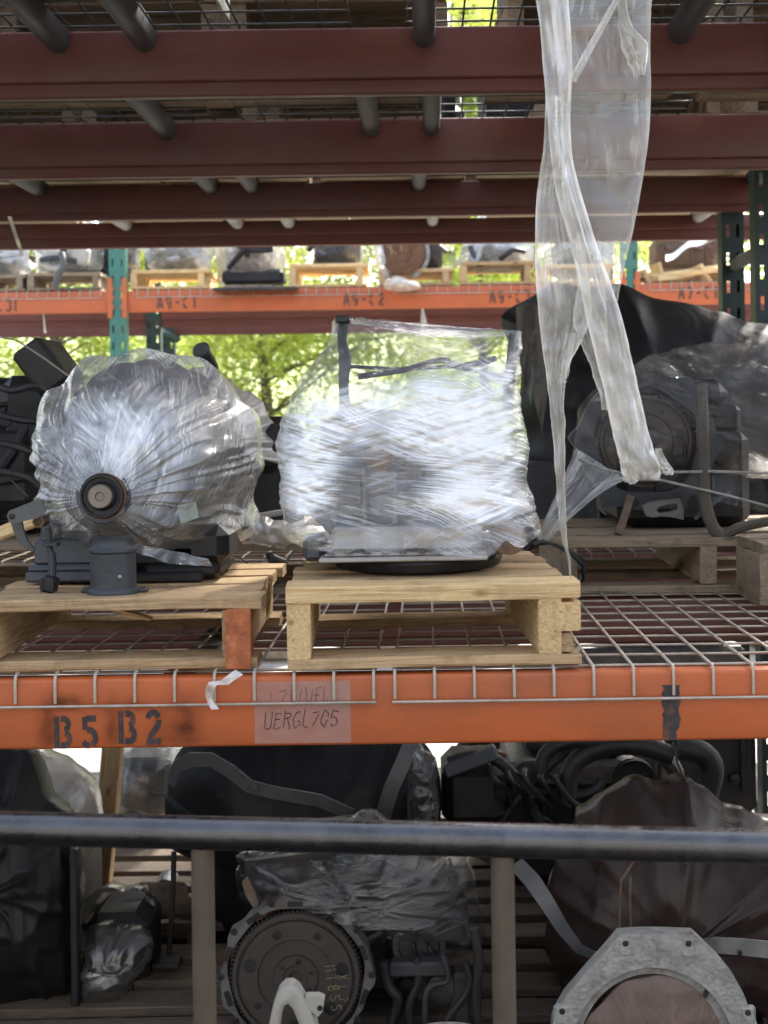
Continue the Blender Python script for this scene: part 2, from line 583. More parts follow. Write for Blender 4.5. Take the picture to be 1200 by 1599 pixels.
def film(name, col=(.82, .84, .86), base=.08, streak=.5, patch=.3, sc=(4, 90), rots=(12, -16, 4), rough=.16, bump=.3, haze=.5, gloss=.03, crink=14, cb=.4, pscale=(7, 9), shine=.5, sheen=.18, trans=.24):
    """stretch film: clear plastic whose milky streaks follow the winding; attribute dens = layers of film, also holding painted sky glare"""
    m, nt, out = new_mat(name)
    L = nt.links.new
    def math_(op, a, b=None, c=None):
        n = nd(nt, 'ShaderNodeMath', operation=op)
        for k, s_ in enumerate((a, b, c)):
            if s_ is None: continue
            if isinstance(s_, (int, float)): n.inputs[k].default_value = s_
            else: L(s_, n.inputs[k])
        return n.outputs[0]
    at = nt.nodes.new('ShaderNodeAttribute'); at.attribute_name = 'dens'
    tcu = nt.nodes.new('ShaderNodeTexCoord')
    # the winding wanders: warp the coordinates a little
    wn_ = nd(nt, 'ShaderNodeTexNoise', Scale=5.0, Detail=3.0); L(tcu.outputs['UV'], wn_.inputs['Vector'])
    wv = nd(nt, 'ShaderNodeVectorMath', operation='MULTIPLY_ADD'); L(wn_.outputs['Color'], wv.inputs[0]); wv.inputs[1].default_value = (.03, .03, 0); L(tcu.outputs['UV'], wv.inputs[2])
    st = None
    for k, a in enumerate(rots):
        mp = nt.nodes.new('ShaderNodeMapping'); mp.inputs['Rotation'].default_value = (0, 0, R(a)); mp.inputs['Location'].default_value = (k * 3.1, k * 1.7, 0); L(wv.outputs[0], mp.inputs[0])
        mp2 = nt.nodes.new('ShaderNodeMapping'); mp2.inputs['Scale'].default_value = (sc[0] * (1, .6, 1.5, .8)[k], sc[1] * (1, .55, 1.7, 2.3)[k], 1); L(mp.outputs[0], mp2.inputs[0])
        n = nd(nt, 'ShaderNodeTexNoise', Scale=1.0, Detail=4.0, Roughness=.62, Distortion=.15); L(mp2.outputs[0], n.inputs['Vector'])
        # each direction shows in its own areas
        mk = nd(nt, 'ShaderNodeTexNoise', Scale=9.0, Detail=2.0); L(mp.outputs[0], mk.inputs['Vector'])
        mr = ramp(nt, mk.outputs[0], [(.36, .45), (.62, 1.0)])
        s1 = math_('MULTIPLY', n.outputs[0], mr.outputs[0])
        st = s1 if st is None else math_('MAXIMUM', st, s1)
    sr = ramp(nt, st, [(.41, 0.0), (.50, .30), (.56, 1.0)])
    pm = mapping(nt, 'UV', scale=(*pscale, 1))
    pn = nd(nt, 'ShaderNodeTexNoise', Scale=1.0, Detail=7.0, Roughness=.62, Distortion=.8); L(pm.outputs[0], pn.inputs['Vector'])
    pr = ramp(nt, pn.outputs[0], [(.36, 0.0), (.66, 1.0)])
    al = math_('MULTIPLY', math_('MULTIPLY_ADD', pr.outputs[0], patch, base), at.outputs['Fac'])
    al = math_('ADD', al, math_('MULTIPLY', math_('MULTIPLY', sr.outputs[0], streak), math_('POWER', at.outputs['Fac'], .5)))      # single windings show even where the film is thin
    lw = nd(nt, 'ShaderNodeLayerWeight', Blend=.3)
    al = math_('MINIMUM', math_('MULTIPLY_ADD', lw.outputs['Facing'], haze * .35, al), .965)
    # relief of the wrinkles
    cn = nd(nt, 'ShaderNodeTexNoise', Scale=crink, Detail=6.0, Roughness=.62, Distortion=1.0); L(tcu.outputs['UV'], cn.inputs['Vector'])
    h = math_('MULTIPLY_ADD', cn.outputs[0], cb, st)
    b = nd(nt, 'ShaderNodeBump', Strength=bump, Distance=.012); L(h, b.inputs['Height'])
    lwb = nd(nt, 'ShaderNodeLayerWeight', Blend=.5); L(b.outputs[0], lwb.inputs['Normal'])
    fm = math_('MULTIPLY_ADD', math_('POWER', lwb.outputs['Facing'], 4.0), shine, gloss)
    tr = nt.nodes.new('ShaderNodeBsdfTransparent'); tr.inputs[0].default_value = (.955, .96, .965, 1)
    gl = nd(nt, 'ShaderNodeBsdfGlossy', Roughness=rough); gl.inputs[0].default_value = (1, 1, 1, 1); L(b.outputs[0], gl.inputs['Normal'])
    df = nt.nodes.new('ShaderNodeBsdfDiffuse'); df.inputs[0].default_value = (*col, 1); L(b.outputs[0], df.inputs['Normal'])
    tl = nt.nodes.new('ShaderNodeBsdfTranslucent'); tl.inputs[0].default_value = (*col, 1)
    m0 = nd(nt, 'ShaderNodeMixShader', Fac=trans); L(df.outputs[0], m0.inputs[1]); L(tl.outputs[0], m0.inputs[2])
    g2 = nd(nt, 'ShaderNodeBsdfGlossy', Roughness=.36); g2.inputs[0].default_value = (1, 1, 1, 1); L(b.outputs[0], g2.inputs['Normal'])
    m1 = nd(nt, 'ShaderNodeMixShader', Fac=sheen); L(m0.outputs[0], m1.inputs[1]); L(g2.outputs[0], m1.inputs[2])
    m2 = nt.nodes.new('ShaderNodeMixShader'); L(al, m2.inputs[0]); L(tr.outputs[0], m2.inputs[1]); L(m1.outputs[0], m2.inputs[2])
    m3 = nt.nodes.new('ShaderNodeMixShader'); L(fm, m3.inputs[0]); L(m2.outputs[0], m3.inputs[1]); L(gl.outputs[0], m3.inputs[2])
    L(m3.outputs[0], out.inputs[0])
    return m

def leaf_mat(name, c1, c2):
    m, nt, out = new_mat(name)
    g = nt.nodes.new('ShaderNodeNewGeometry')
    c = ramp(nt, g.outputs['Random Per Island'], [(0, c1), (1, c2)]).outputs[0]
    d = nt.nodes.new('ShaderNodeBsdfPrincipled'); d.inputs['Roughness'].default_value = .5
    t = nt.nodes.new('ShaderNodeBsdfTranslucent')
    mx = nd(nt, 'ShaderNodeMixShader', Fac=.55)
    nt.links.new(c, d.inputs['Base Color'])
    c2_ = mixc(nt, 1.0, c, (1.7, 1.7, 1.0), 'MULTIPLY')
    nt.links.new(c2_, t.inputs[0])
    nt.links.new(d.outputs[0], mx.inputs[1]); nt.links.new(t.outputs[0], mx.inputs[2])
    nt.links.new(mx.outputs[0], out.inputs[0])
    return m

def black_sheet_mat(name, col, rough=.35, bump=.5, scale=9, spec=.5):
    m, nt, out = new_mat(name)
    p = nt.nodes.new('ShaderNodeBsdfPrincipled')
    mp = mapping(nt, scale=(1, 1, .5))
    n = nd(nt, 'ShaderNodeTexNoise', Scale=scale, Detail=6.0, Roughness=.6, Distortion=1.2)
    nt.links.new(mp.outputs[0], n.inputs['Vector'])
    n2 = nd(nt, 'ShaderNodeTexNoise', Scale=scale * 1.7, Detail=7.0, Roughness=.75)
    nt.links.new(mp.outputs[0], n2.inputs['Vector'])
    c = ramp(nt, n2.outputs[0], [(.35, tuple(x * .7 for x in col)), (.6, col), (.8, tuple(x * 1.8 + .012 for x in col))]).outputs[0]
    nt.links.new(c, p.inputs['Base Color'])
    p.inputs['Roughness'].default_value = rough
    p.inputs['Specular IOR Level'].default_value = spec
    b = nd(nt, 'ShaderNodeBump', Strength=bump, Distance=.02)
    nt.links.new(n.outputs[0], b.inputs['Height'])
    nt.links.new(b.outputs[0], p.inputs['Normal'])
    nt.links.new(p.outputs[0], out.inputs[0])
    return m

M = {}
M['orange'] = surface('orange_paint', (.50, .115, .03), rough=.42, var=.12, scale=7, dirt=(.19, .075, .04), dirt_amt=.45, dirt_scale=5, bump=.05, stretch=(.5, 1, 1.6))
M['orange_far'] = surface('paler_orange_paint', (.52, .13, .045), rough=.5, var=.12, scale=5, dirt=(.3, .1, .05), dirt_amt=.5, dirt_scale=3, bump=.05)  # slightly paler orange for the far rack's beams and end plates
M['maroon'] = surface('shade_toned_maroon', (.155, .05, .04), rough=.5, var=.22, scale=6, dirt=(.17, .12, .10), dirt_amt=.55, dirt_scale=2.2, bump=.15, stretch=(.4, 1, 1))  # red-brown of the orange beams in shade, put into the base colour
M['teal'] = surface('teal_paint', (.05, .19, .15), rough=.5, var=.15, scale=10, dirt=(.1, .14, .11), dirt_amt=.6, bump=.05)
M['dark_green'] = surface('dark_green_paint', (.018, .045, .04), rough=.5, var=.2, bump=.05)
M['zinc'] = surface('zinc_wire', (.42, .38, .33), rough=.38, metal=.75, var=.25, scale=25, dirt=(.22, .15, .1), dirt_amt=.6, dirt_scale=14, bump=.1)
M['wire_light'] = surface('pale_wire', (.46, .41, .34), rough=.5, metal=.25, var=.2, scale=20, dirt=(.3, .17, .09), dirt_amt=.7, dirt_scale=9, bump=.1)
M['deck_grey'] = surface('grey_channel', (.10, .105, .105), rough=.55, metal=.3, var=.2, dirt=(.1, .08, .07), bump=.05)
M['wood_new'] = wood('fresh_pine', (.88, .65, .34), (.54, .33, .14), stain=.38, rnd=.12)
M['wood'] = wood('used_pine', (.70, .49, .27), (.36, .22, .11), stain=.5, rnd=.3)
M['wood_grey'] = wood('weathered_wood', (.46, .36, .25), (.21, .155, .105), stain=.6, rnd=.35)
M['wood_red'] = surface('orange_stained_wood', (.40, .12, .045), rough=.85, var=.4, scale=40, dirt=(.55, .3, .15), dirt_amt=.5, dirt_scale=50, bump=.6, bump_scale=90)
M['iron'] = surface('dark_cast_iron', (.045, .049, .056), rough=.55, metal=.3, var=.3, dirt=(.12, .1, .085), dirt_amt=.5, bump=.3, bump_scale=120)
M['iron_blue'] = surface('blue_grey_paint_cast', (.075, .085, .10), rough=.5, metal=.2, var=.2, dirt=(.15, .13, .12), dirt_amt=.3, bump=.25, bump_scale=150)
M['black'] = surface('black_grime', (.010, .010, .0115), rough=.55, var=.4, dirt=(.06, .05, .04), dirt_amt=.5, bump=.3)
M['rubber'] = surface('black_rubber', (.013, .013, .0145), rough=.55, var=.3, dirt=(.08, .07, .065), dirt_amt=.4, bump=.08)
M['alu'] = surface('cast_aluminium', (.38, .38, .365), rough=.55, metal=.4, var=.3, scale=30, dirt=(.2, .18, .15), dirt_amt=.7, dirt_scale=14, bump=.6, bump_scale=110)
M['alu_dirty'] = surface('dirty_aluminium', (.16, .155, .148), rough=.6, metal=.4, var=.35, scale=18, dirt=(.07, .055, .04), dirt_amt=.7, dirt_scale=10, bump=.4)
M['pan'] = surface('pale_oil_pan', (.42, .41, .39), rough=.55, metal=.25, var=.25, dirt=(.16, .12, .085), dirt_amt=.75, dirt_scale=9, bump=.2)
M['steel'] = surface('machined_steel', (.20, .175, .145), rough=.45, metal=.6, var=.2, dirt=(.2, .12, .06), dirt_amt=.4, bump=.1)
M['rust'] = surface('rusted_steel', (.17, .085, .045), rough=.75, metal=.2, var=.4, scale=30, dirt=(.09, .06, .05), dirt_amt=.7, bump=.3)
M['flywheel'] = surface('browned_flywheel', (.078, .064, .056), rough=.6, metal=.35, var=.25, scale=12, dirt=(.05, .04, .035), dirt_amt=.6, bump=.2)
M['rust_block'] = surface('rusty_flange', (.15, .115, .085), rough=.7, metal=.2, var=.5, scale=35, dirt=(.2, .09, .04), dirt_amt=.9, dirt_scale=25, bump=.4)
M['rail'] = surface('grey_pipe', (.095, .097, .104), rough=.3, metal=1.0, var=.22, scale=30, dirt=(.09, .08, .075), dirt_amt=.5, bump=.12, bump_scale=90)
M['rail_post'] = surface('brown_grey_pipe', (.085, .068, .05), rough=.55, metal=.2, var=.2, scale=20, dirt=(.12, .085, .06), dirt_amt=.7, bump=.1)
M['white'] = surface('off_white_paint', (.43, .41, .36), rough=.4, var=.12, dirt=(.3, .24, .16), dirt_amt=.5, dirt_scale=16, bump=.08)
M['ink'] = surface('stencil_paint', (.03, .028, .03), rough=.6, var=.3, dirt=(.3, .09, .035), dirt_amt=.55, dirt_scale=60, bump=0)
M['ink_thin'] = surface('worn_stencil_paint', (.10, .045, .03), rough=.6, var=.3, dirt=(.45, .12, .04), dirt_amt=.8, dirt_scale=50, bump=0)
M['marker'] = surface('yellow_marker', (.34, .27, .12), rough=.7, var=.2, dirt=(.12, .09, .06), dirt_amt=.8, dirt_scale=70, bump=0)
M['tarp_black'] = black_sheet_mat('black_plastic_sheet', (.012, .0125, .0145), rough=.5, bump=.3, spec=.3)
M['tarp_brown'] = black_sheet_mat('brown_plastic_sheet', (.042, .027, .0235), rough=.36, bump=.3, scale=7, spec=.32)
M['tarp_pink'] = black_sheet_mat('brown_plastic_cover', (.17, .115, .098), rough=.33, bump=.4, scale=8)
M['strap_grey'] = surface('grey_strap', (.11, .11, .115), rough=.5, var=.2, bump=.1)
M['band_steel'] = surface('galvanised_band', (.5, .5, .5), rough=.35, metal=.8, var=.15, bump=.06)
M['wrap_white'] = film('stretch_film_white', col=(.93, .945, .96), base=.24, streak=.62, patch=.30, trans=.08, sheen=.34, sc=(3.0, 190), rots=(13, -18, 5, 25), rough=.16, bump=.32, haze=.5, gloss=.05, cb=.12, pscale=(5, 6))
M['wrap_clear'] = film('stretch_film_clear', col=(.84, .86, .88), base=.17, streak=.42, patch=.36, sheen=.32, trans=.12, sc=(5, 150), rots=(4, -16, 28), rough=.14, bump=.34, haze=.35, gloss=.05, cb=.25)
M['wrap_dark'] = film('stretch_film_dark', col=(.30, .295, .29), base=.01, streak=.15, patch=.02, sheen=.12, sc=(4, 140), rots=(18, 30, -8), rough=.08, bump=.6, haze=.05, gloss=.025, shine=.35)
M['wrap_beige'] = film('aged_film_beige', col=(.72, .66, .56), base=.4, streak=.4, patch=.35, sc=(8, 40), rots=(60, -40), rough=.25, bump=.35, haze=.5)
M['wrap_grey'] = film('old_film_grey', col=(.15, .142, .13), base=.2, streak=.5, patch=.4, sc=(6, 50), rots=(25, -40), rough=.22, bump=.35, haze=.4)
M['film_hang'] = film('torn_film_milky', col=(.86, .82, .72), base=.33, streak=.30, patch=.22, sc=(90, 2.2), rots=(3, -6), rough=.14, bump=.3, haze=.5, gloss=.05, crink=20, shine=.4, cb=1.2)
M['tape'] = film('tape_pink', col=(.62, .40, .34), base=.42, streak=.06, patch=.2, sheen=.03, sc=(20, 20), rots=(0, 90), rough=.3, bump=.05, haze=.1, gloss=.02, shine=.1)
M['leaf_a'] = leaf_mat('leaf_bright', (.25, .30, .09), (.46, .50, .19))
M['leaf_b'] = leaf_mat('leaf_deep', (.10, .15, .03), (.24, .30, .06))
M['bark'] = surface('bark', (.12, .09, .07), rough=.9, var=.4, bump=.6, bump_scale=30)
M['pale_ground'] = surface('pale_concrete', (.46, .43, .39), rough=.9, var=.25, scale=4, dirt=(.3, .26, .22), dirt_amt=.6, dirt_scale=1.2, bump=.4, bump_scale=40)
M['ground'] = surface('dark_packed_dirt', (.05, .046, .042), rough=.92, var=.3, scale=4, dirt=(.13, .11, .09), dirt_amt=.6, dirt_scale=1.2, bump=.6, bump_scale=40)
M['blue'] = surface('blue_plastic', (.12, .25, .36), rough=.5, var=.2, bump=.1)
M['label'] = surface('pale_green_label', (.30, .36, .29), rough=.6, var=.1, bump=0)
M['wrap_black'] = film('stretch_film_black', col=(.13, .13, .14), base=.02, streak=.24, patch=.03, sheen=.12, sc=(2.5, 150), rots=(-14, -22, -8), rough=.09, bump=.5, haze=.1, gloss=.09, shine=.5, cb=.5)
M['tarp_gloss'] = black_sheet_mat('brown_black_film', (.085, .07, .055), rough=.22, bump=.4, scale=10)
M['shade_wall'] = surface('ribbed_grey_cladding', (.16, .165, .17), rough=.55, metal=.1, var=.12, scale=2, dirt=(.2, .16, .13), dirt_amt=.4, dirt_scale=1.5, bump=.05)
M['grass'] = surface('sunlit_grass', (.17, .22, .05), rough=.9, var=.4, scale=3, dirt=(.26, .27, .10), dirt_amt=.6, dirt_scale=.8, bump=.5, bump_scale=12)
M['case_dark'] = surface('dark_transmission_case', (.035, .036, .038), rough=.5, metal=.3, var=.4, scale=9, dirt=(.09, .075, .06), dirt_amt=.6, bump=.3)
M['wood_dark'] = wood('dirty_wood_shade_dark', (.13, .10, .075), (.06, .045, .033), stain=.6, rnd=.35)  # dirty wood darkened further, so the lower bay's shade sits in its colour
M['maroon_far'] = surface('deep_shade_toned_maroon', (.11, .034, .028), rough=.5, var=.2, scale=5, bump=.05)  # darker copy of the maroon: more shade put into the colour
M['hose_brown'] = surface('dusty_brown_hose', (.085, .07, .055), rough=.7, var=.3, dirt=(.14, .12, .09), dirt_amt=.5, bump=.1)

def overspray_mat():
    m, nt, out = new_mat('spray_mist')
    at = nt.nodes.new('ShaderNodeAttribute'); at.attribute_name = 'dens'
    mp = mapping(nt, 'UV')
    n = nd(nt, 'ShaderNodeTexNoise', Scale=60.0, Detail=5.0); nt.links.new(mp.outputs[0], n.inputs['Vector'])
    r_ = ramp(nt, n.outputs[0], [(.3, .35), (.7, 1.0)])
    a = nd(nt, 'ShaderNodeMath', operation='MULTIPLY'); nt.links.new(at.outputs['Fac'], a.inputs[0]); nt.links.new(r_.outputs[0], a.inputs[1])
    p = nd(nt, 'ShaderNodeBsdfDiffuse'); p.inputs[0].default_value = (.035, .025, .022, 1)
    t = nt.nodes.new('ShaderNodeBsdfTransparent')
    x = nt.nodes.new('ShaderNodeMixShader')
    nt.links.new(a.outputs[0], x.inputs[0]); nt.links.new(t.outputs[0], x.inputs[1]); nt.links.new(p.outputs[0], x.inputs[2])
    nt.links.new(x.outputs[0], out.inputs[0])
    return m
M['spray'] = overspray_mat()
M['wood_mid'] = wood('dirty_wood_shade_mid', (.25, .195, .145), (.12, .09, .065), stain=.6, rnd=.35)  # dirty wood with some of the lower bay's shade put into its colour
# ---------------------------------------------------------------- the setting: ground
g = G()
g.add([(-120, -60, 0), (120, -60, 0), (120, 300, 0), (-120, 300, 0)], [(0, 1, 2, 3)])
structure('ground', g, M['ground'])
g = G()
g.add([(-40, 6.0, .004), (40, 6.0, .004), (40, 11.4, .004), (-40, 11.4, .004)], [(0, 1, 2, 3)])
structure('pavement', g, M['pale_ground'])
g = G()  # grass slope added as a bright backdrop behind gaps in the leaves
rows_h = [(11.4, .008), (16, .15), (22, 1.6), (30, 3.6), (60, 7.0), (110, 9.0)]
xs_h = [-90 + 6 * k for k in range(31)]
vv = [(x, y, z * (1 + .12 * math.sin(x * .21 + y))) for y, z in rows_h for x in xs_h]
nn = len(xs_h)
g.add(vv, [(i * nn + k, i * nn + k + 1, (i + 1) * nn + k + 1, (i + 1) * nn + k) for i in range(len(rows_h) - 1) for k in range(nn - 1)])
structure('backdrop_slope', g, M['grass'], smooth=180)
# unseen wall added behind the camera to shade the aisle and darken reflections
g = G().box((0, -2.6, 1.8), (26, .3, 3.6))
for k in range(170):
    g.box((-12.9 + k * .152, -2.43, 1.8), (.06, .04, 3.58), ch=.012)
single('shade_wall', g, M['shade_wall'], 'unseen ribbed wall added behind the viewpoint to shade the aisle', 'shade_wall', (0, -2.6, 0), smooth=None)

# ---------------------------------------------------------------- pallet racks
def beam_geom(x0, x1, y, z0, z1, t=.05, lip=.0, face=1):
    """step beam seen from -Y: rounded box, with a set-back lower lip"""
    r = .006
    prof = []
    def corner(cy, cz, a0):
        for k in range(4):
            a = a0 + PI / 2 * k / 3
            prof.append((cy + r * math.cos(a), cz + r * math.sin(a)))
    corner(y + t - r, z1 - r, 0)
    corner(y + r, z1 - r, PI / 2)
    if lip:
        corner(y + r, z0 + lip + r, PI)
        prof += [(y + .014, z0 + lip - .001)]
        corner(y + .014 + r, z0 + r, PI)
    else:
        corner(y + r, z0 + r, PI)
    corner(y + t - r, z0 + r, 1.5 * PI)
    n = 10
    vv, ff = [], []
    m = len(prof)
    for i in range(n + 1):
        x = x0 + (x1 - x0) * i / n
        vv += [(x, a, b) for a, b in prof]
    for i in range(n):
        for k in range(m):
            l = (k + 1) % m
            ff.append((i * m + k, i * m + l, (i + 1) * m + l, (i + 1) * m + k))
    ff.append(tuple(range(m)))
    ff.append(tuple(range((n + 1) * m - 1, n * m - 1, -1)))
    return G().add(vv, ff)

def post_geom(x, y, z0, z1, w=.075, d=.07, t=.003, pitch=.1):
    """slotted upright: a front face with two columns of real slots and two returns"""
    g = G()
    sw = .012                              # slot width
    cols = [(-w / 2, -w / 2 + .016), (-w / 2 + .016 + sw, w / 2 - .016 - sw), (w / 2 - .016, w / 2)]
    for a, b in cols:
        g.box((x + (a + b) / 2, y, (z0 + z1) / 2), (b - a, t, z1 - z0))
    n = int((z1 - z0) / pitch)
    for k in range(n + 1):
        zc = z0 + k * pitch
        for a in (-w / 2 + .016, w / 2 - .016 - sw):
            g.box((x + a + sw / 2, y, zc), (sw, t, pitch * .55))
    for s in (-1, 1):
        g.box((x + s * (w / 2 - t / 2), y + d / 2 + t / 2, (z0 + z1) / 2), (t, d, z1 - z0))
        g.box((x + s * (w / 2 - .010), y + d + t, (z0 + z1) / 2), (.02, t, z1 - z0))
    return g

def upright(parent, x, ys, z1, mat, brace=True, w=.075):
    for y in ys:
        obj('upright_post', post_geom(x, y, 0, z1, w=w), mat, parent, smooth=None)
    if brace and len(ys) > 1:
        y0, y1 = ys[0] + .05, ys[-1] + .02
        for k in range(int(z1 / .62)):
            za = .35 + k * .62
            a, b = (za, za + .45) if k % 2 else (za + .45, za)
            obj('brace', G().tube([(x, y0, a), (x, y1, b)], .018, 8), mat, parent)

def wire_deck(label, x0, nw, y0, y1, z, group, pitch=.0635, cp=.0985, r=.0026, drop=.046, mat='zinc', single_wires=True, supports=(), sup_mat='deck_grey', extra_drop=True):
    w = (nw - 1) * pitch
    t = thing('wire_deck', label, 'wire deck', (x0, y0, z), group)
    dep = y1 - y0
    # one wire running back, bent down in front of the beam
    pts = [(0, 0, -drop), (0, 0, -.010), (0, .003, -.004), (0, .010, 0), (0, dep, 0)]
    lw = mesh_from('wire', *(lambda g: (g.v, g.f))(G().tube(pts, r, 6)), M[mat], smooth=60)
    cw = mesh_from('wire', *(lambda g: (g.v, g.f))(G().tube([(-.004, 0, 0), (w * .5, 0, 0), (w + .004, 0, 0)], r, 6)), M[mat], smooth=60)
    def put(me, loc):
        o = bpy.data.objects.new('wire', me)
        o.parent = t
        o.location = loc
        COL.objects.link(o)
    if single_wires:
        for k in range(nw):
            put(lw, (k * pitch, 0, .0052))
        put(cw, (0, -.0052, -drop + .001))
        k = 0
        y = .045
        while y < dep:
            put(cw, (0, y, 0)); y += cp
    else:
        g = G()
        for k in range(nw):
            g.tube([(x0 + k * pitch, y0 + a[1], z + a[2] + .0052) for a in pts], r, 4)
        g.tube([(x0 - .004, y0 - .005, z - drop), (x0 + w + .004, y0 - .005, z - drop)], r, 4)
        y = .045
        while y < dep:
            g.tube([(x0 - .004, y0 + y, z), (x0 + w + .004, y0 + y, z)], r, 4); y += cp
        obj('wire_mesh', g, M[mat], t, kind='stuff')
    for sx in supports:
        g = G()
        # channel with rounded open belly
        prof = [(-.026, -.006), (-.024, -.035), (-.016, -.05), (0, -.055), (.016, -.05), (.024, -.035), (.026, -.006)]
        vv = [(sx + a, y0 + .02, z + b) for a, b in prof] + [(sx + a, y1 - .004, z + b) for a, b in prof]
        m = len(prof)
        ff = [(k, k + 1, k + 1 + m, k + m) for k in range(m - 1)] + [tuple(range(m - 1, -1, -1)), tuple(range(m, 2 * m)), (m - 1, 0, m, 2 * m - 1)]
        g.add(vv, ff)
        obj('deck_support', g, M[sup_mat], t, smooth=50)
    return t

ZS = 1.088
Y1, Y1B = 2.25, 3.2
near = thing('pallet_rack', 'nearest pallet rack, its bright orange front beam stencilled B5 B2', 'pallet rack', (0, Y1, 0), 'pallet racks')
upright(near, .862, [Y1 + .02, Y1B - .06], 4.4, M['dark_green'])
upright(near, -1.72, [Y1 + .02, Y1B - .06], 4.4, M['dark_green'])
front_beam = obj('beam', beam_geom(-1.68, .82, Y1, .976, ZS, t=.045), M['orange'], near, smooth=40, label='bright orange front beam with stencilled letters')
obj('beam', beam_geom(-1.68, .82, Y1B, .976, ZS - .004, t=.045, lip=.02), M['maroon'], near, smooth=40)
obj('beam', beam_geom(-1.68, .82, Y1, 2.245, 2.378, t=.045), M['orange'], near, smooth=40)
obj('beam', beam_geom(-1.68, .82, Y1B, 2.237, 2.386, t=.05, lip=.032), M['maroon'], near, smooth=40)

Y2, Y2M, Y2B = 4.1, 5.0, 5.8
mid = thing('pallet_rack', 'middle pallet rack in the shade behind the near one, maroon beams and dark green post', 'pallet rack', (0, Y2, 0), 'pallet racks')
YU = Y2M + .056
xu = P(1145, 400, YU).x
for y in (4.55, YU):
    obj('upright_post', post_geom(xu, y, 0, 2.335, w=.08), M['dark_green'], mid, smooth=None)
upright(mid, -2.1, [Y2 - .01, Y2B - .1], 4.4, M['dark_green'])
def brace_between(za, zb):
    return G().box((xu, (YU + 4.62) / 2, (za + zb) / 2), (.03, math.hypot(YU - 4.62, zb - za), .045), Matrix.Rotation(math.atan2(za - zb, YU - 4.62), 3, 'X'), ch=.008)
za = P(1140, 414, YU).z
obj('brace', brace_between(za + .0, za - .0 + .0), M['iron_blue'], mid)
for zz in (.35, 1.0, 1.55):
    obj('brace', brace_between(zz, zz - .3), M['dark_green'], mid)
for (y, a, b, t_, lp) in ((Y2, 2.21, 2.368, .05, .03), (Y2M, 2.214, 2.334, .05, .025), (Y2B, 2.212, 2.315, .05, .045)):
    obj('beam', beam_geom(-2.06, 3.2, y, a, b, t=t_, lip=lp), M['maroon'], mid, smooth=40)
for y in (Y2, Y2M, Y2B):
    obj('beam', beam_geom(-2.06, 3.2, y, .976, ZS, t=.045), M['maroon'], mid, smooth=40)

Y3, Y3B = 8.5, 9.6
far = thing('pallet_rack', 'far sunlit pallet rack with teal posts and orange beams marked A9', 'pallet rack', (0, Y3, 0), 'pallet racks')
xa, xb = P(184, 450, Y3).x, P(984, 450, Y3).x
for x in (xa, xb):
    obj('upright_post', post_geom(x, Y3 - .006, 0, 3.6, w=.10, pitch=.1), M['teal'], far, smooth=None)
    obj('upright_post', post_geom(x, Y3B, 0, 3.6, w=.10), M['dark_green'], far, smooth=None)
    obj('brace', G().tube([(x, Y3B, 1.95), (x, Y3 + .06, 1.6)], .02, 8), M['dark_green'], far)
zf0, zf1 = 2.153, 2.283
for (a, b) in ((xa - 2.6, xa - .055), (xa + .055, xb - .055), (xb + .055, xb + 2.6)):
    obj('beam', beam_geom(a, b, Y3, zf0, zf1, t=.05), M['orange_far'], far, smooth=40)
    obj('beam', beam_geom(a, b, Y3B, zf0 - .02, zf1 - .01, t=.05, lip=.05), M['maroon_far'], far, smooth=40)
for x in (xa, xb):                          # hooked end plates either side of each post
    for s in (-1, 1):
        g = G().box((x + s * .044, Y3 - .016, (zf0 + zf1) / 2 + .02), (.03, .006, zf1 - zf0 + .11), ch=.002)
        for k in range(3):
            g.box((x + s * .026, Y3 - .016, zf0 + .03 + k * .055), (.014, .005, .022))
        obj('end_plate', g, M['orange_far'], far)
back = thing('pallet_rack', 'farthest rack frame, its dark green slotted posts standing against the leaves', 'pallet rack', (0, 10.4, 0), 'pallet racks')
xd = P(262, 500, 10.4).x
obj('upright_post', post_geom(xd, 10.4, 0, 2.3, w=.10), M['dark_green'], back, smooth=None)
obj('upright_post', post_geom(P(1120, 500, 10.4).x, 10.4, 0, 2.3, w=.10), M['dark_green'], back, smooth=None)
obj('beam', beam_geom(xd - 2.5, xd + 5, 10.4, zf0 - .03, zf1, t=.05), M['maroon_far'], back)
obj('brace', G().tube([P(236, 512, 10.2), P(278, 530, 10.4)], .03, 8), M['dark_green'], back)

# wire decks -------------------------------------------------------------
def pxX(px, py, D): return P(px, py, D).x
gd = 'wire decks lying on the rack beams'
xL = pxX(584, 1080, Y1); xR = pxX(617, 1080, Y1)
wire_deck('wire deck under the two wrapped transmissions, front wires bent over the orange beam', xL - 20 * .0635, 21, Y1 - .004, Y1B + .04, ZS + .003, gd, supports=(xL - .32, xL - .95), mat='wire_light')
wire_deck('bare wire deck on the right, open grid in front of the right pallet', xR, 20, Y1 - .004, Y1B + .04, ZS + .003, gd, supports=(xR + .95,), mat='wire_light')
ZU = 2.39
wire_deck('overhead wire deck across the upper left, three grey channels under it', -1.62, 24, Y1 - .004, Y1B + .045, ZU, gd,
          supports=(pxX(92, 75, Y1B), pxX(226, 70, Y1B), pxX(-240, 70, Y1B)), mat='deck_grey')
wire_deck('overhead wire deck behind the hanging film, grey channel at its left end', -.03, 14, Y1 - .004, Y1B + .045, ZU, gd,
          supports=(pxX(663, 66, Y1B), pxX(1062, 50, Y1B)), mat='deck_grey')
wire_deck('upper wire deck seen from below at left between the first two maroon beams', -2.0, 23, Y1B + .09, Y2 + .04, 2.368, gd,
          supports=(pxX(262, 216, Y2), pxX(580, 208, Y2), pxX(674, 204, Y2)), mat='deck_grey')
wire_deck('upper wire deck with the bright gap at its left end, behind the top maroon beam', -.52, 21, Y1B + .09, Y2 + .04, 2.368, gd, mat='deck_grey')
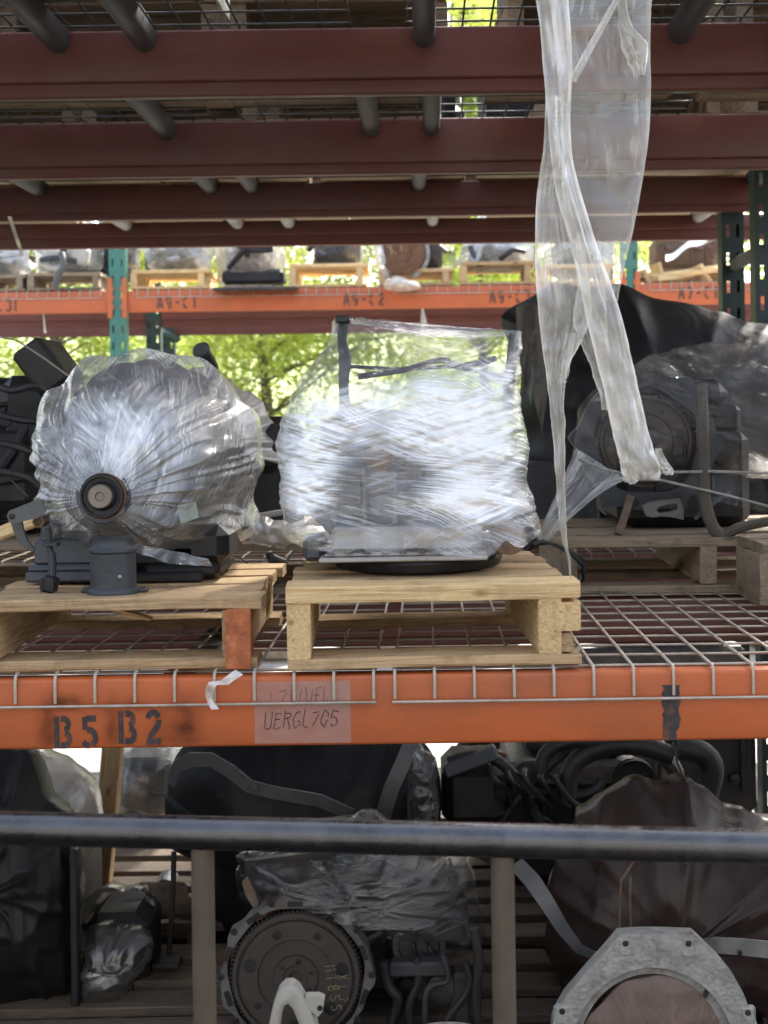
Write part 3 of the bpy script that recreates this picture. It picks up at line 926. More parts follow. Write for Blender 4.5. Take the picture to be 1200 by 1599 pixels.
wire_deck('upper wire deck of the middle rack between its second and third beams', -2.0, 22, Y2 + .052, Y2M + .03, 2.352, gd,
          supports=(pxX(62, 300, Y2M), pxX(330, 302, Y2M), pxX(394, 300, Y2M)), mat='deck_grey')
wire_deck('upper wire deck over the green gap between the second and third beams', -.58, 22, Y2 + .052, Y2M + .03, 2.352, gd,
          supports=(pxX(655, 290, Y2M), pxX(1178, 275, Y2M)), mat='deck_grey')
wire_deck('rear upper wire deck of the middle rack, light showing through at its edge', -2.0, 44, Y2M + .06, Y2B + .03, 2.335, gd,
          supports=(pxX(198, 362, Y2B), pxX(372, 360, Y2B), pxX(452, 358, Y2B), pxX(676, 355, Y2B), pxX(1090, 335, Y2B)), mat='wire_light', single_wires=False, sup_mat='alu')
wire_deck('lower wire deck of the middle rack under the covered engines', -2.0, 44, Y2 - .004, Y2B, ZS + .003, gd, mat='zinc', single_wires=False)
for lab, a, n in (('far wire deck left of the teal post', xa - .10 - 20 * .0635, 21), ('far wire deck over the A9-C1 marking', xa + .12, 24), ('far wire deck over the A9-C2 marking', xa + .12 + 24 * .0635 + .03 - .0, 21), ('far wire deck over the A7 marking', xb + .12, 21)):
    wire_deck(lab, a, n, Y3 - .004, Y3B, zf1 + .003, gd, mat='wire_light', single_wires=False, r=.0035)

# stencilled lettering, as thin sheets of paint -----------------------------
def arc(cx, cy, rx, ry, a0, a1, n=10):
    return [(cx + rx * math.cos(R(a0 + (a1 - a0) * k / n)), cy + ry * math.sin(R(a0 + (a1 - a0) * k / n))) for k in range(n + 1)]
GLY = {
    'B': ([[(.09, 0), (.09, 1)], [(.25, .92)] + arc(.36, .74, .2, .18, 90, -80), [(.25, .08)] + arc(.38, .27, .22, .2, -90, 80)]),
    '5': ([[(.2, .92), (.58, .92)], [(.14, .98), (.14, .56)], [(.22, .56)] + arc(.3, .31, .26, .25, 90, -60), arc(.3, .31, .26, .25, -85, -150, 4)]),
    '2': ([arc(.3, .7, .22, .25, 165, 20, 7), arc(.3, .7, .22, .25, 5, -35, 4) + [(.14, .16)], [(.04, .06), (.58, .06)]]),
    'A': ([[(.05, 0), (.24, 1)], [(.55, 0), (.36, 1)], [(.2, .33), (.42, .33)]]),
    '9': ([arc(.3, .68, .22, .26, 200, 20, 8), arc(.3, .68, .22, .26, 210, 330, 6), [(.52, .62), (.5, .3)] + arc(.3, .26, .2, .2, 10, -110, 5)]),
    'C': ([arc(.32, .5, .24, .44, 60, 170, 7), arc(.32, .5, .24, .44, 190, 300, 7)]),
    '1': ([[(.3, 0), (.3, 1)]]),
    '3': ([arc(.28, .72, .22, .22, 150, -60, 8), arc(.28, .27, .24, .23, 60, -150, 8)]),
    '7': ([[(.05, .93), (.55, .93)], [(.52, .84), (.22, 0)]]),
    '-': ([[(.1, .5), (.5, .5)]]),
    '|': ([[(.12, 0), (.12, 1)]]),
    'U': ([[(.08, 1), (.08, .35)] + arc(.3, .3, .22, .28, 180, 360, 6) + [(.52, 1)]]),
    'E': ([[(.5, .95), (.1, .9), (.1, .05), (.5, .08)], [(.1, .5), (.42, .5)]]),
    'R': ([[(.1, 0), (.1, 1)], [(.1, .95)] + arc(.3, .75, .22, .2, 80, -80, 5) + [(.1, .52)], [(.25, .5), (.55, 0)]]),
    'L': ([[(.1, 1), (.1, .05), (.5, .05)]]),
    'G': ([arc(.32, .5, .26, .46, 50, 330, 9) + [(.55, .45), (.32, .45)]]),
    '0': ([arc(.3, .5, .24, .47, 0, 360, 12)]),
    'M': ([[(.03, 0), (.08, 1), (.3, .4), (.52, 1), (.57, 0)]]),
    '8': ([arc(.3, .73, .2, .22, 0, 360, 9), arc(.3, .26, .24, .25, 0, 360, 9)]),
    'X': ([[(.05, 0), (.55, 1)], [(.05, 1), (.55, 0)]]),
    'W': ([[(.02, 1), (.15, 0), (.3, .6), (.45, 0), (.58, 1)]]),
}
def ribbon(pts, w):
    vv, ff = [], []
    m = len(pts)
    for i, p in enumerate(pts):
        a, b = pts[max(i - 1, 0)], pts[min(i + 1, m - 1)]
        d = Vector((b[0] - a[0], b[1] - a[1])).normalized()
        nx, ny = -d.y, d.x
        vv += [(p[0] + nx * w / 2, p[1] + ny * w / 2), (p[0] - nx * w / 2, p[1] - ny * w / 2)]
    for i in range(m - 1):
        ff.append((2 * i, 2 * i + 1, 2 * i + 3, 2 * i + 2))
    return vv, ff
def lettering(parent, text, o, ux, uz, h, adv, sw, mat, off=.0006, name='letter', jit=0.0, rnd=None):
    """text from point o; ux/uz unit vectors of the writing; laid `off` proud of the face"""
    ux, uz = Vector(ux), Vector(uz)
    nrm = ux.cross(uz)
    k = 0.0
    cnt = 0
    for ch in text:
        if ch == ' ':
            k += adv * .75; continue
        g = G()
        for st in GLY[ch]:
            st2 = [(x + (rnd.uniform(-jit, jit) if rnd else 0), y + (rnd.uniform(-jit, jit) if rnd else 0)) for x, y in st]
            vv, ff = ribbon(st2, sw)
            cnt += 1
            g.add([Vector(o) + ux * (k + x * h * .8) + uz * (y * h) + nrm * (off + .00012 * cnt) for x, y in vv], ff)
        k += adv
        obj(name, g, mat, parent, smooth=None)

o = P(86, 1166, Y1)
lettering(front_beam, 'B5', (o.x, Y1, .979), (1, 0, 0), (0, 0, 1), .05, .043, .2, M['ink'])
lettering(front_beam, 'B2', (P(186, 1160, Y1).x, Y1, .984), (1, 0, 0), (0, 0, 1), .052, .043, .2, M['ink'])
xs_s, zs_s = np.meshgrid(np.linspace(P(20, 1120, Y1).x, P(345, 1120, Y1).x, 90), np.linspace(.979, 1.078, 40))
def blob_(px, z, rx, rz, a): return a * np.exp(-(((xs_s - P(px, 1120, Y1).x) / rx) ** 2 + ((zs_s - z) / rz) ** 2))
dn_s = np.clip(blob_(76, 1.0, .014, .05, .55) + blob_(292, 1.005, .02, .05, .6) + blob_(105, 1.052, .028, .012, .6) + blob_(175, 1.01, .012, .045, .4) + blob_(205, 1.045, .03, .012, .3) + blob_(255, 1.0, .02, .05, .22), 0, .75)
edge_s = np.minimum(1, np.minimum(zs_s - .979, 1.078 - zs_s) / .008)
sheet('spray_mist', np.stack([xs_s, np.full_like(xs_s, Y1 - .0004), zs_s], -1), np.stack([xs_s, zs_s], -1), dn_s * np.clip(edge_s, 0, 1), M['spray'], front_beam)
# tape label with marker scribble, and the sprayed black mark
x0, x1 = P(398, 1120, Y1).x, P(548, 1120, Y1).x
def flat_sheet(x0, x1, z0, z1, y, n=10):
    xs, zs = np.linspace(x0, x1, n), np.linspace(z0, z1, n)
    X, Z = np.meshgrid(xs, zs)
    pts = np.stack([X, np.full_like(X, y), Z], -1)
    return pts, np.stack([X, Z], -1), np.ones_like(X)
sheet('tape_label', *flat_sheet(x0, x1, .981, 1.080, Y1 - .0009), M['tape'], front_beam)
rr = random.Random(3)
lettering(front_beam, 'UERGL705', (x0 + .014, Y1 - .0012, 1.004), (1, 0, .03), (.12, 0, 1), .027, .0150, .062, M['ink'], jit=.085, rnd=rr)
lettering(front_beam, 'L711UEL', (x0 + .024, Y1 - .0012, 1.042), (1, 0, .05), (.1, 0, 1), .024, .0140, .05, M['ink_thin'], jit=.11, rnd=rr)
g = G()
a, b = P(1048, 1075, Y1), P(1046, 1158, Y1)
outl = []
rr = random.Random(8)
for k in range(14):
    outl.append((a.x - .0135 + rr.uniform(-.0025, .0025), 1.066 - k * .0068))
for k in range(14):
    outl.append((a.x + .0135 - .004 * (k < 3) + rr.uniform(-.0025, .0025), .977 + k * .0068))
g.add([(x, Y1 - .0008, z) for x, z in outl], [tuple(range(len(outl)))])
obj('black_mark', g, M['ink'], front_beam, smooth=None)
far_beams = [c for c in far.children if c.name.startswith('beam')]
fb = {'L': far_beams[0], 'M': far_beams[2], 'R': far_beams[4]}
for txt, px, py, k in (('C3|', -4, 486, 'L'), ('A9-C1', 246, 482, 'M'), ('A9-C2', 537, 477, 'M'), ('A9-C3', 765, 473, 'M'), ('A7-C1', 1060, 467, 'R')):
    q = P(px, py, Y3)
    lettering(fb[k], txt, (q.x, Y3, q.z), (1, 0, 0), (0, 0, 1), .072, .052, .24, M['ink_thin'])
# ---------------------------------------------------------------- pallets
def Rz(a): return Matrix.Rotation(a, 4, 'Z')
_board_pool = {}
def board(parent, name, loc, size, mat, rot=None, seed=None, label=None):
    """one sawn board, grain along its own X axis"""
    key = (tuple(round(s, 3) for s in size), mat.name, (seed or 0) % 3)
    if key not in _board_pool:
        g = G().plank((0, 0, 0), size, rnd=random.Random(hash(key[0]) % 999 + key[2]), seg=6 if size[0] > .25 else 3)
        _board_pool[key] = mesh_from(name, g.v, g.f, mat, smooth=None)
    o = bpy.data.objects.new(name, _board_pool[key])
    COL.objects.link(o)
    o.parent = parent
    o.location = loc
    if rot is not None:
        o.rotation_euler = rot
    if label: o['label'] = label
    return o

def pallet(label, loc, rz, w, d, h, mat, group='wooden pallets carrying engines', nb=5, bt=.021, bw=.088, stringers=(0, 1), sw=.038, seed=0, bottom=3, front=None):
    """loc = middle of the front edge at the bottom; boards run across, stringers run back"""
    t = thing('wooden_pallet', label, 'pallet', loc, group)
    t.rotation_euler = (0, 0, rz)
    ORG[t.name] = Vector((0, 0, 0))
    rnd = random.Random(seed)
    btm = .017
    sh = h - bt - (btm if bottom else 0)
    for k in range(nb):
        y = bw / 2 + (d - bw) * k / max(1, nb - 1)
        dx = rnd.uniform(-.008, .008)
        board(t, 'deck_board', (dx, y, h - bt / 2 + rnd.uniform(-.001, .001)), (w + (rnd.uniform(-.030, -.008) if front and k else rnd.uniform(-.014, .004)), bw, bt), (front if front and k == 0 else mat),
              (rnd.uniform(-.012, .012), rnd.uniform(-.004, .004), rnd.uniform(-.012, .012)), seed + k)
    for k, f in enumerate(stringers):
        x = -w / 2 + sw / 2 + (w - sw) * f
        board(t, 'stringer', (x, d / 2, (btm if bottom else 0) + sh / 2), (d - .006, sw, sh - .0006), (front or mat), (0, 0, PI / 2), seed + k)
    for k in range(bottom):
        y = bw / 2 + (d - bw) * k / max(1, bottom - 1)
        board(t, 'bottom_board', (rnd.uniform(-.005, .005), y, btm / 2), (w, bw, btm), mat, (0, 0, rnd.uniform(-.008, .008)), seed + k + 1)
    return t

# the centre pallet, turned a little
cL, cR = P(449, 1050, 2.246), P(908, 1035, 2.266)
cw = (cR - cL).length
cc = (cL + cR) / 2
cpal = pallet('pale fresh pine pallet in the middle, under the white wrapped transmission', (cc.x, cc.y, ZS + .0085), R(2.6), cw, .53, .134, M['wood'], nb=5, bt=.026, bw=.09, stringers=(0, .93), seed=11, bottom=2, front=M['wood_new'])
board(cpal, 'block', (cw / 2 - .020, .035, .078), (.07, .040, .046), M['wood_new'], (0, 0, PI / 2), 3)
board(cpal, 'block', (cw / 2 - .028, .04, .036), (.066, .034, .03), M['wood'], (0, 0, PI / 2), 4)
# the left pallet
lL, lR = P(-42, 1060, 2.265), P(402, 1055, 2.265)
lw = lR.x - lL.x
lpal = pallet('pine pallet with an orange stained stringer end, under the left wrapped transmission', ((lL.x + lR.x) / 2, 2.268, ZS + .0085), R(1.6), lw, .55, .114, M['wood'], nb=5, bt=.019, bw=.092, stringers=(0, .955), seed=23, bottom=2)
g = G().plank((0, 0, 0), (.05, .040, .096), rnd=random.Random(4), seg=3)
me = mesh_from('stringer_end', g.v, g.f, M['wood_red'])
o = bpy.data.objects.new('stringer_end', me); COL.objects.link(o); o.parent = lpal
o.location = (lw / 2 - .030, .014, .0500); o.rotation_euler = (0, 0, PI / 2); o['label'] = 'orange stained end of the right stringer'
g = G().plank((0, 0, 0), (.11, .018, .006), rnd=random.Random(5), seg=4)
sp = bpy.data.objects.new('wood_splinter', mesh_from('wood_splinter', g.v, g.f, M['wood_new'])); COL.objects.link(sp)
q0 = P(190, 975, 2.42)
sp.location = (q0.x, q0.y, ZS + .085); sp.rotation_euler = (.1, .25, -.15)
sp['label'] = 'broken splinter of fresh wood hanging inside the left pallet'; sp['category'] = 'splinter'
# the right pallet, further back
rL, rR = P(868, 938, 3.17), P(1330, 938, 3.17)
rpal = pallet('grey weathered pallet at the back right, under the black wrapped engine', ((rL.x + rR.x) / 2, 3.17, ZS + .0085), 0, rR.x - rL.x, .62, .124, M['wood_grey'], nb=6, bt=.02, bw=.085, stringers=(.28 * 0 + .02, .52, .98), seed=31)
eP = P(1206, 945, 2.95)
epal = pallet('pallet corner with a tall block end cut off by the right edge of the photo', (eP.x + .16, 2.93, ZS + .0085), R(2), .38, .2, .13, M['wood_grey'], nb=2, stringers=(0, 1), sw=.045, seed=37)

# ---------------------------------------------------------------- left wrapped transmission
zl = ZS + .0085 + .114
tl = thing('wrapped_transmission', 'transmission in crinkled clear film, round black output seal poking out, on left pallet', 'transmission', (P(235, 930, 2.5).x, 2.5, zl), 'wrapped transmissions')
out_l = [(58, 650), (72, 612), (98, 600), (118, 572), (140, 556), (182, 556), (222, 543), (268, 553), (318, 560), (346, 590), (368, 622), (392, 640), (402, 672), (400, 706), (406, 734), (394, 760), (386, 792), (398, 828), (372, 848), (318, 866), (240, 860), (196, 852), (140, 852), (98, 842), (80, 815), (62, 800), (64, 760), (58, 715)]
NA, NR = 420, 90
lp = smooth_loop(out_l, NA)
Wf = np.array([P(x, y, 2.72) for x, y in lp])
cen = Wf[:-1].mean(0)
nose = np.array(P(158, 775, 2.375))
th = np.arctan2(Wf[:, 2] - cen[2], Wf[:, 0] - cen[0])
ringN = nose[None] + np.stack([np.cos(th), np.zeros_like(th), np.sin(th)], -1) * .034
pts, dens = [], []
ts = np.concatenate([np.linspace(-.22, 0, 10, endpoint=False), np.linspace(0, 1, NR)])
for t in ts:
    if t < 0:
        s = 1 + t * .28
        p = cen + (Wf - cen) * s + np.array([0, -t * .9, 0])
        dn = np.full(NA + 1, .55)
    else:
        e = t ** 1.15
        p = Wf * (1 - e) + ringN * e
        # the case under the film pushes it forward, the film sags between the lobes and the case
        push = .085 * sm(.08, .50, t) * (1 - sm(.42, 1.0, t))
        p = p + np.array([0, -1, 0]) * push
        p[:, 1] -= 0.02 * np.sin(PI * t)
        u = (th + PI) / (2 * PI)
        rad = (ridge(u * 30 + fbm(u * 9, t * 2 + u * 0) * 2.2, t * .7) ** 2 - .35) * .017 * sm(0, .14, t) * np.sin(PI * min(1, t * 1.15 + .04)) ** 1.1
        rad = rad + (ridge(u * 83 + 5 + fbm(u * 20, t * 3 + u * 0), t * 1.4 + 3) ** 2 - .35) * .007 * np.sin(PI * t) ** .5
        cr = (fbm(p[:, 0] * 22, p[:, 2] * 22) - .45) * .016 * sm(.2, .5, t)
        cr2 = (ridge(p[:, 0] * 44 + 3, p[:, 2] * 40) - .5) * .003 * sm(.2, .4, t)
        tot = rad + cr + cr2
        tot[-1] = tot[0]
        dr = (p - cen); dr[:, 1] = -.12
        dr = dr / np.linalg.norm(dr, axis=-1, keepdims=True)
        p = p + dr * tot[:, None]
        cx, cz = p[:, 0] - nose[0], p[:, 2] - nose[2]
        glare_core = np.exp(-(((p[:, 0] - P(200, 690, 2.45).x) / .085) ** 2 + ((p[:, 2] - P(200, 690, 2.45).z) / .075) ** 2))  # white core: sky glare on the film put into its density
        low = sm(.02, .07, -(p[:, 2] - nose[2]))
        dn = (.50 + 2.0 * glare_core + .35 * sm(.06, .0, np.full(NA + 1, t)) - .14 * low) * (1 - .30 * sm(.45, 1.0, np.full(NA + 1, t)))
    pts.append(p); dens.append(dn)
pts, dens = np.array(pts), np.array(dens)
uu = (th + PI) / (2 * PI)
U = np.cumsum(np.concatenate([[0], np.linalg.norm(np.diff(Wf, axis=0), axis=1)]))
uv = np.stack([np.linspace(0, .42, len(ts))[:, None] * np.ones((1, NA + 1)), U[None, :] * (1 - .72 * np.clip(ts, 0, 1))[:, None]], -1)
wrap = sheet('plastic_wrap', pts, uv, dens, M['wrap_clear'], tl)
# what shows through: bell housing with lobed flange, case, output seal and shaft
oB = P(232, 712, 2.80)
bell_lobe = lambda t: 1 + .035 * abs(math.sin(t * 5.5))
obj('bell_housing', G().lathe([(.188, .0), (.188, -.022), (.176, -.024), (.165, -.06), (.13, -.14), (.105, -.16), (.02, -.165)], (oB.x, oB.y + .02, oB.z), (0, 1, 0), 44, bell_lobe), M['case_dark'], tl)
g = G().box((P(215, 725, 2.55).x, 2.60, P(215, 735, 2.55).z), (.21, .18, .17), ch=.03)
for k in range(5):
    g.box((P(160 + k * 28, 700, 2.5).x, 2.515, P(200, 715, 2.5).z), (.008, .03, .13), ch=.002)
obj('gear_case', g, M['case_dark'], tl)
for k in range(14):
    a = 2 * PI * k / 14 + .1
    d0 = Vector((math.cos(a), 0, math.sin(a)))
    obj('rib', G().tube([Vector((oB.x, oB.y - .012, oB.z)) + d0 * .172, Vector((oB.x, oB.y - .06, oB.z)) + d0 * .160, Vector((oB.x, oB.y - .135, oB.z)) + d0 * .118], .006, 6), M['case_dark'], tl)
for k in range(11):
    a = 2 * PI * k / 11 + .2
    obj('flange_bolt', G().lathe([(.009, .0), (.009, -.012), (.006, -.014)], (oB.x + math.cos(a) * .183, oB.y - .003, oB.z + math.sin(a) * .183), (0, 1, 0), 6), M['alu_dirty'], tl)
obj('tail_housing', G().lathe([(.095, .16), (.08, .12), (.058, .05), (.048, .01), (.046, 0)], (nose[0], nose[1] + .015, nose[2]), (0, 1, 0), 28), M['iron_blue'], tl)
so = P(158.5, 775, 2.352)
seal = obj('output_seal', G().lathe([(.0365, .05), (.0372, .006), (.0355, .0), (.033, .0), (.032, .006), (.025, .007), (.0215, .003), (.0206, .012)], so, (0, 1, 0), 40, caps=False), M['rubber'], tl, smooth=30)
obj('seal_rim', G().lathe([(.0380, .022), (.0390, .012), (.0378, .004), (.0368, .006)], so, (0, 1, 0), 40, caps=False), M['rust'], seal)
obj('output_shaft', G().lathe([(.0205, .03), (.0205, -.010), (.0185, -.0125), (.008, -.0125), (.0065, -.009), (.002, -.009)], so, (0, 1, 0), 28), M['steel'], tl)
# stub foot standing on the pallet
fo = P(178, 940, 2.345); fo.z = zl
fr_ = S(36, 2.345)
obj('stub_foot', G().lathe([(fr_ * 1.12, .0), (fr_ * 1.14, .004), (fr_ * 1.10, .010), (fr_, .013), (fr_ * .985, .02), (fr_ * .975, .070), (fr_ * 1.05, .073), (fr_ * 1.04, .077), (fr_ * .9, .082), (fr_ * .86, .092), (fr_ * .9, .096), (fr_ * .7, .0965)], fo, (0, 0, 1), 40), M['iron'], tl, smooth=40)
for s in (-1, 1):
    obj('foot_lug', G().box((fo.x + s * fr_ * 1.15, fo.y + .012, zl + .006), (.022, .026, .009), ch=.003), M['iron'], tl)
obj('rivet', G().lathe([(.0032, .003), (.0032, .0), (.002, -.001)], P(187, 901, 2.345 - fr_ * .99), (0, 1, 0), 10), M['alu'], tl)
# oil pan to the left and the deep sump to the right
pl = P(90, 905, 2.50)
g = G()
zz = pl.z
for (w_, d_, h0, h1) in ((.15, .22, .0, .018), (.142, .21, .018, .030), (.125, .19, .030, .075)):
    g.box((pl.x + .02, pl.y + .1, zz + (h0 + h1) / 2 - .004), (w_, d_, h1 - h0 + .0003), ch=.004)
g.lathe([(.02, .0), (.018, .03), (.012, .034)], (pl.x - .015, pl.y + .02, zz + .07), (0, 0, 1), 12)
obj('side_cover', g, M['iron_blue'], tl)
g = G()
q = P(285, 865, 2.5)
g.box((q.x, 2.65, q.z + .01), (.15, .22, .075), ch=.02)
g.box((q.x - .01, 2.64, q.z - .035), (.14, .2, .03), ch=.01)
g.box((P(225, 850, 2.5).x - .03, 2.64, zl + .045), (.25, .2, .06), ch=.018)
g.box((P(225, 850, 2.5).x - .02, 2.6, zl + .008), (.24, .18, .016), ch=.003)
obj('oil_pan', g, M['black'], tl)
g = G().plate([(277, 790), (306, 783), (311, 808), (283, 818)], 2.47, .0008)
obj('paper_label', g, M['label'], tl)
# lever, hook and connector rod on the left
g = G().plate([(11, 806), (14, 798), (24, 794), (56, 781), (66, 783), (72, 800), (60, 809), (24, 817), (14, 815)], 2.40, .004)
lev = obj('shift_lever', g, M['deck_grey'], tl)
obj('pin', G().lathe([(.005, .0), (.005, -.003), (.003, -.004)], P(19, 806, 2.40), (0, 1, 0), 12), M['black'], lev)
obj('hook', G().strap([P(26, 812, 2.42), P(30, 828, 2.42), P(38, 846, 2.42), P(53, 860, 2.42)], [.02, .018, .014, .006], .006, (1, -.2, .3)), M['deck_grey'], tl)
obj('bolt', G().lathe([(.011, .04), (.011, .0), (.007, -.001), (.006, .004)], P(60, 815, 2.42), (0, 1, 0), 6), M['rust_block'], tl)
g = G().tube([P(75, 825, 2.43), P(77, 855, 2.43), P(82, 870, 2.42), P(82, 905, 2.40)], [.005, .006, .007, .0065], 10)
g.box(P(80, 850, 2.43), (.026, .02, .006), ch=.001)
obj('linkage_rod', g, M['iron'], tl)
q = P(78, 917, 2.385); q.z = max(q.z, zl + .014)
g = G().box(q, (.026, .03, .026), Matrix.Rotation(.25, 3, 'Y'), ch=.004)
g.box(q + Vector((-.009, -.014, .0)), (.005, .006, .024), ch=.001); g.box(q + Vector((.009, -.014, .0)), (.005, .006, .024), ch=.001)
obj('connector', g, M['rubber'], tl)
# glossy torn flap hanging below the seal
fl = np.array([[P(196 + 130 * a + 6 * b, 846 + (22 - 18 * abs(a - .5)) * b + 26 * a, 2.40 - .02 * math.sin(a * 5) - .01 * b) for a in np.linspace(0, 1, 50)] for b in np.linspace(0, 1, 12)])
fl[..., 1] += (ridge(fl[..., 0] * 50, fl[..., 2] * 30) - .5) * .02
sheet('torn_flap', fl, fl[..., [0, 2]], np.full(fl.shape[:2], .3), M['wrap_clear'], tl)

# ---------------------------------------------------------------- centre wrapped transmission
zc = ZS + .0085 + .134
tc = thing('wrapped_transmission', 'transmission in dense white stretch film tented over a black bracket, on middle pallet', 'transmission', (P(640, 905, 2.55).x, 2.55, zc), 'wrapped transmissions')
rows_px = [(496, 520, 526, 814), (502, 519, 523, 814), (520, 535, 517, 813), (545, 557, 510, 812), (572, 580, 492, 812), (600, 602, 470, 810), (630, 628, 458, 806), (660, 655, 449, 812), (690, 690, 441, 818), (715, 725, 443, 821), (745, 760, 447, 822), (775, 790, 448, 828), (800, 806, 449, 832), (822, 822, 452, 834), (838, 832, 462, 832), (856, 838, 482, 828)]
NC, NRW = 460, 190
ii = np.linspace(0, len(rows_px) - 1, NRW)
ra = np.array(rows_px, float)
rowsI = np.stack([np.interp(ii, np.arange(len(ra)), ra[:, k]) for k in range(4)], 1)
DC = 2.56
phi = np.linspace(0, 2 * PI, NC + 1)
sx, sy = -np.cos(phi), -np.sin(phi)                # start left, go round the front first
n_ = 4.6
k_ = (np.abs(sx) ** n_ + np.abs(sy) ** n_) ** (-1 / n_)
ex, ey = sx * k_, sy * k_
pts, dens = [], []
for (yl, yr, xl, xr), fr in zip(rowsI, np.linspace(0, 1, NRW)):
    f = (ex + 1) / 2
    px = xl + (xr - xl) * f
    py = yl + (yr - yl) * f
    hb = .075 + .06 * sm(.08, .35, fr) + .10 * fr
    L = np.array(P(xl, yl, DC)); Rr = np.array(P(xr, yr, DC))
    p = L[None] * (1 - f[:, None]) + Rr[None] * f[:, None]
    p[:, 1] = DC + ey * hb + .02 * (1 - sm(.1, .4, fr))
    sag = .05 * sm(.25, .0, fr) * (1 - np.abs(ex) ** 2)        # the tent sags between its posts
    p[:, 1] += np.sign(-ey) * sag * np.abs(ey) * .6
    front = (ey < 0)
    a = px * .0125; b = py * .0125
    w1 = ridge((px * .28 + py * 1.0) * .13, (px * 1.0 - py * .28) * .006 + 4) - .5
    w2 = ridge((-px * .33 + py * 1.0) * .11 + 50, (px + py * .33) * .005) - .5
    w3 = fbm(px * .030 + 3, py * .034) - .45
    w4 = ridge(px * .045 + 9, py * .05 + 2) - .5
    tot = (w1 * .0025 + w2 * .0025) * sm(.1, .3, fr) + w3 * .013 * sm(.1, .35, fr) + w4 * .002
    side = np.abs(ex) ** 6
    tot = tot + side * ((ridge(py * .028 + px * .01, py * 0 + 3 + ex) - .5) * .007)
    tot[-1] = tot[0]
    nrm = np.stack([ex * np.abs(ex) ** 3, ey * np.abs(ey) ** 3, np.zeros_like(ex)], -1)
    nrm /= np.linalg.norm(nrm, axis=-1, keepdims=True) + 1e-6
    p = p + nrm * tot[:, None]
    if fr > .9:                                         # ragged hem
        p[:, 2] += (fr - .9) * 10 * (ridge(px * .02, np.full_like(px, 3.)) - .4) * .03
    # dense winding, sky glare put into its white core: a slanting upper limit, thin over the lower left dark patch and at the right side
    lim = 622 - 60 * (px - 520) / 260
    dd = .045 + 2.1 * sm(-16, 34, py - lim) * (1 - .72 * sm(.80, .97, np.abs(ex)))
    hole = np.exp(-(((px - 585) / 75) ** 2 + ((py - 735) / 42) ** 2))
    hole2 = np.exp(-(((px - 560) / 110) ** 2 + ((py - 800) / 22) ** 2))
    band = fbm((px * .96 + py * .28) * .0075 + 2, (py * .96 - px * .28) * .022 + 5)
    dd = dd * (.62 + .95 * sm(.30, .62, band))
    hole = np.minimum(1, 1.25 * np.exp(-(((px - 600) / 125) ** 2 + ((py - 738 + (px - 600) * .10) / 52) ** 2)))
    dd = dd * (1 - .93 * hole - .45 * hole2)
    dd = dd * (1 - .85 * sm(768, 812, py)) * (1 - .45 * sm(735, 770, px) * sm(560, 600, py))
    dd = np.where(front, dd, np.minimum(dd, .45 - .37 * sm(660, 580, py)))
    pts.append(p); dens.append(dd)
pts, dens = np.array(pts), np.array(dens)
per = np.concatenate([[0], np.cumsum(np.linalg.norm(np.diff(pts[NRW // 2], axis=0), axis=1))])
uv = np.stack([per[None] * np.ones((NRW, 1)), pts[..., 2]], -1)
sheet('plastic_wrap', pts, uv, dens, M['wrap_white'], tc)
# lid of clear film over the posts
lid = np.array([pts[0] * (1 - s) + pts[0].mean(0) * s + np.array([0, 0, -.018 * math.sin(s * PI / 2)]) for s in np.linspace(0, .98, 14)])
lid[..., 2] += (ridge(lid[..., 0] * 30, lid[..., 1] * 20) - .5) * .006
sheet('film_lid', lid, lid[..., [0, 1]], np.full(lid.shape[:2], .22), M['wrap_white'], tc)
# inside
xm = P(640, 740, 2.5).x
g = G().box((xm - .005, 2.60, P(640, 765, 2.5).z), (.345, .30, .15), ch=.035)
g.box((xm - .06, 2.60, P(640, 690, 2.5).z), (.20, .24, .12), Matrix.Rotation(.08, 3, 'Y'), ch=.04).box((xm + .09, 2.62, P(640, 700, 2.5).z), (.15, .22, .10), Matrix.Rotation(-.1, 3, 'Y'), ch=.035)
g.box((xm - .11, 2.47, P(640, 760, 2.5).z), (.09, .06, .09), ch=.02).box((xm + .03, 2.455, P(640, 745, 2.5).z), (.12, .05, .07), Matrix.Rotation(.2, 3, 'Y'), ch=.02)
for k in range(6):
    g.box((xm - .13 + k * .052, 2.445, P(640, 770, 2.5).z), (.009, .03, .10), ch=.002)
obj('gear_case', g, M['alu_dirty'], tc)
g = G().lathe([(.024, 0), (.024, -.03), (.016, -.035)], (P(592, 712, 2.40).x, 2.415, P(592, 715, 2.40).z), (0, 1, 0), 16)
obj('output_shaft', g, M['rust'], tc)
post = obj('bracket_post', G().tube([P(538, 498, 2.52), P(534, 530, 2.52), P(539, 560, 2.52), P(537, 600, 2.52), P(540, 650, 2.54)], [.010, .0085, .0115, .009, .010], 8), M['black'], tc)
obj('bracket_head', G().box(P(536, 499, 2.52), (.026, .03, .014), ch=.003), M['black'], post)
obj('bracket_post', G().tube([P(806, 518, 2.56), P(800, 560, 2.56), P(792, 640, 2.58)], [.012, .010, .011], 8), M['iron'], tc)
obj('cross_bar', G().tube([P(536, 572, 2.62), P(640, 577, 2.66), P(700, 572, 2.66), P(800, 590, 2.6)], .0035, 6), M['black'], tc)
obj('hose', G().tube([P(560, 588, 2.6), P(630, 578, 2.62), P(690, 562, 2.62), P(720, 572, 2.62), P(775, 560, 2.6)], .006, 7), M['rubber'], tc)
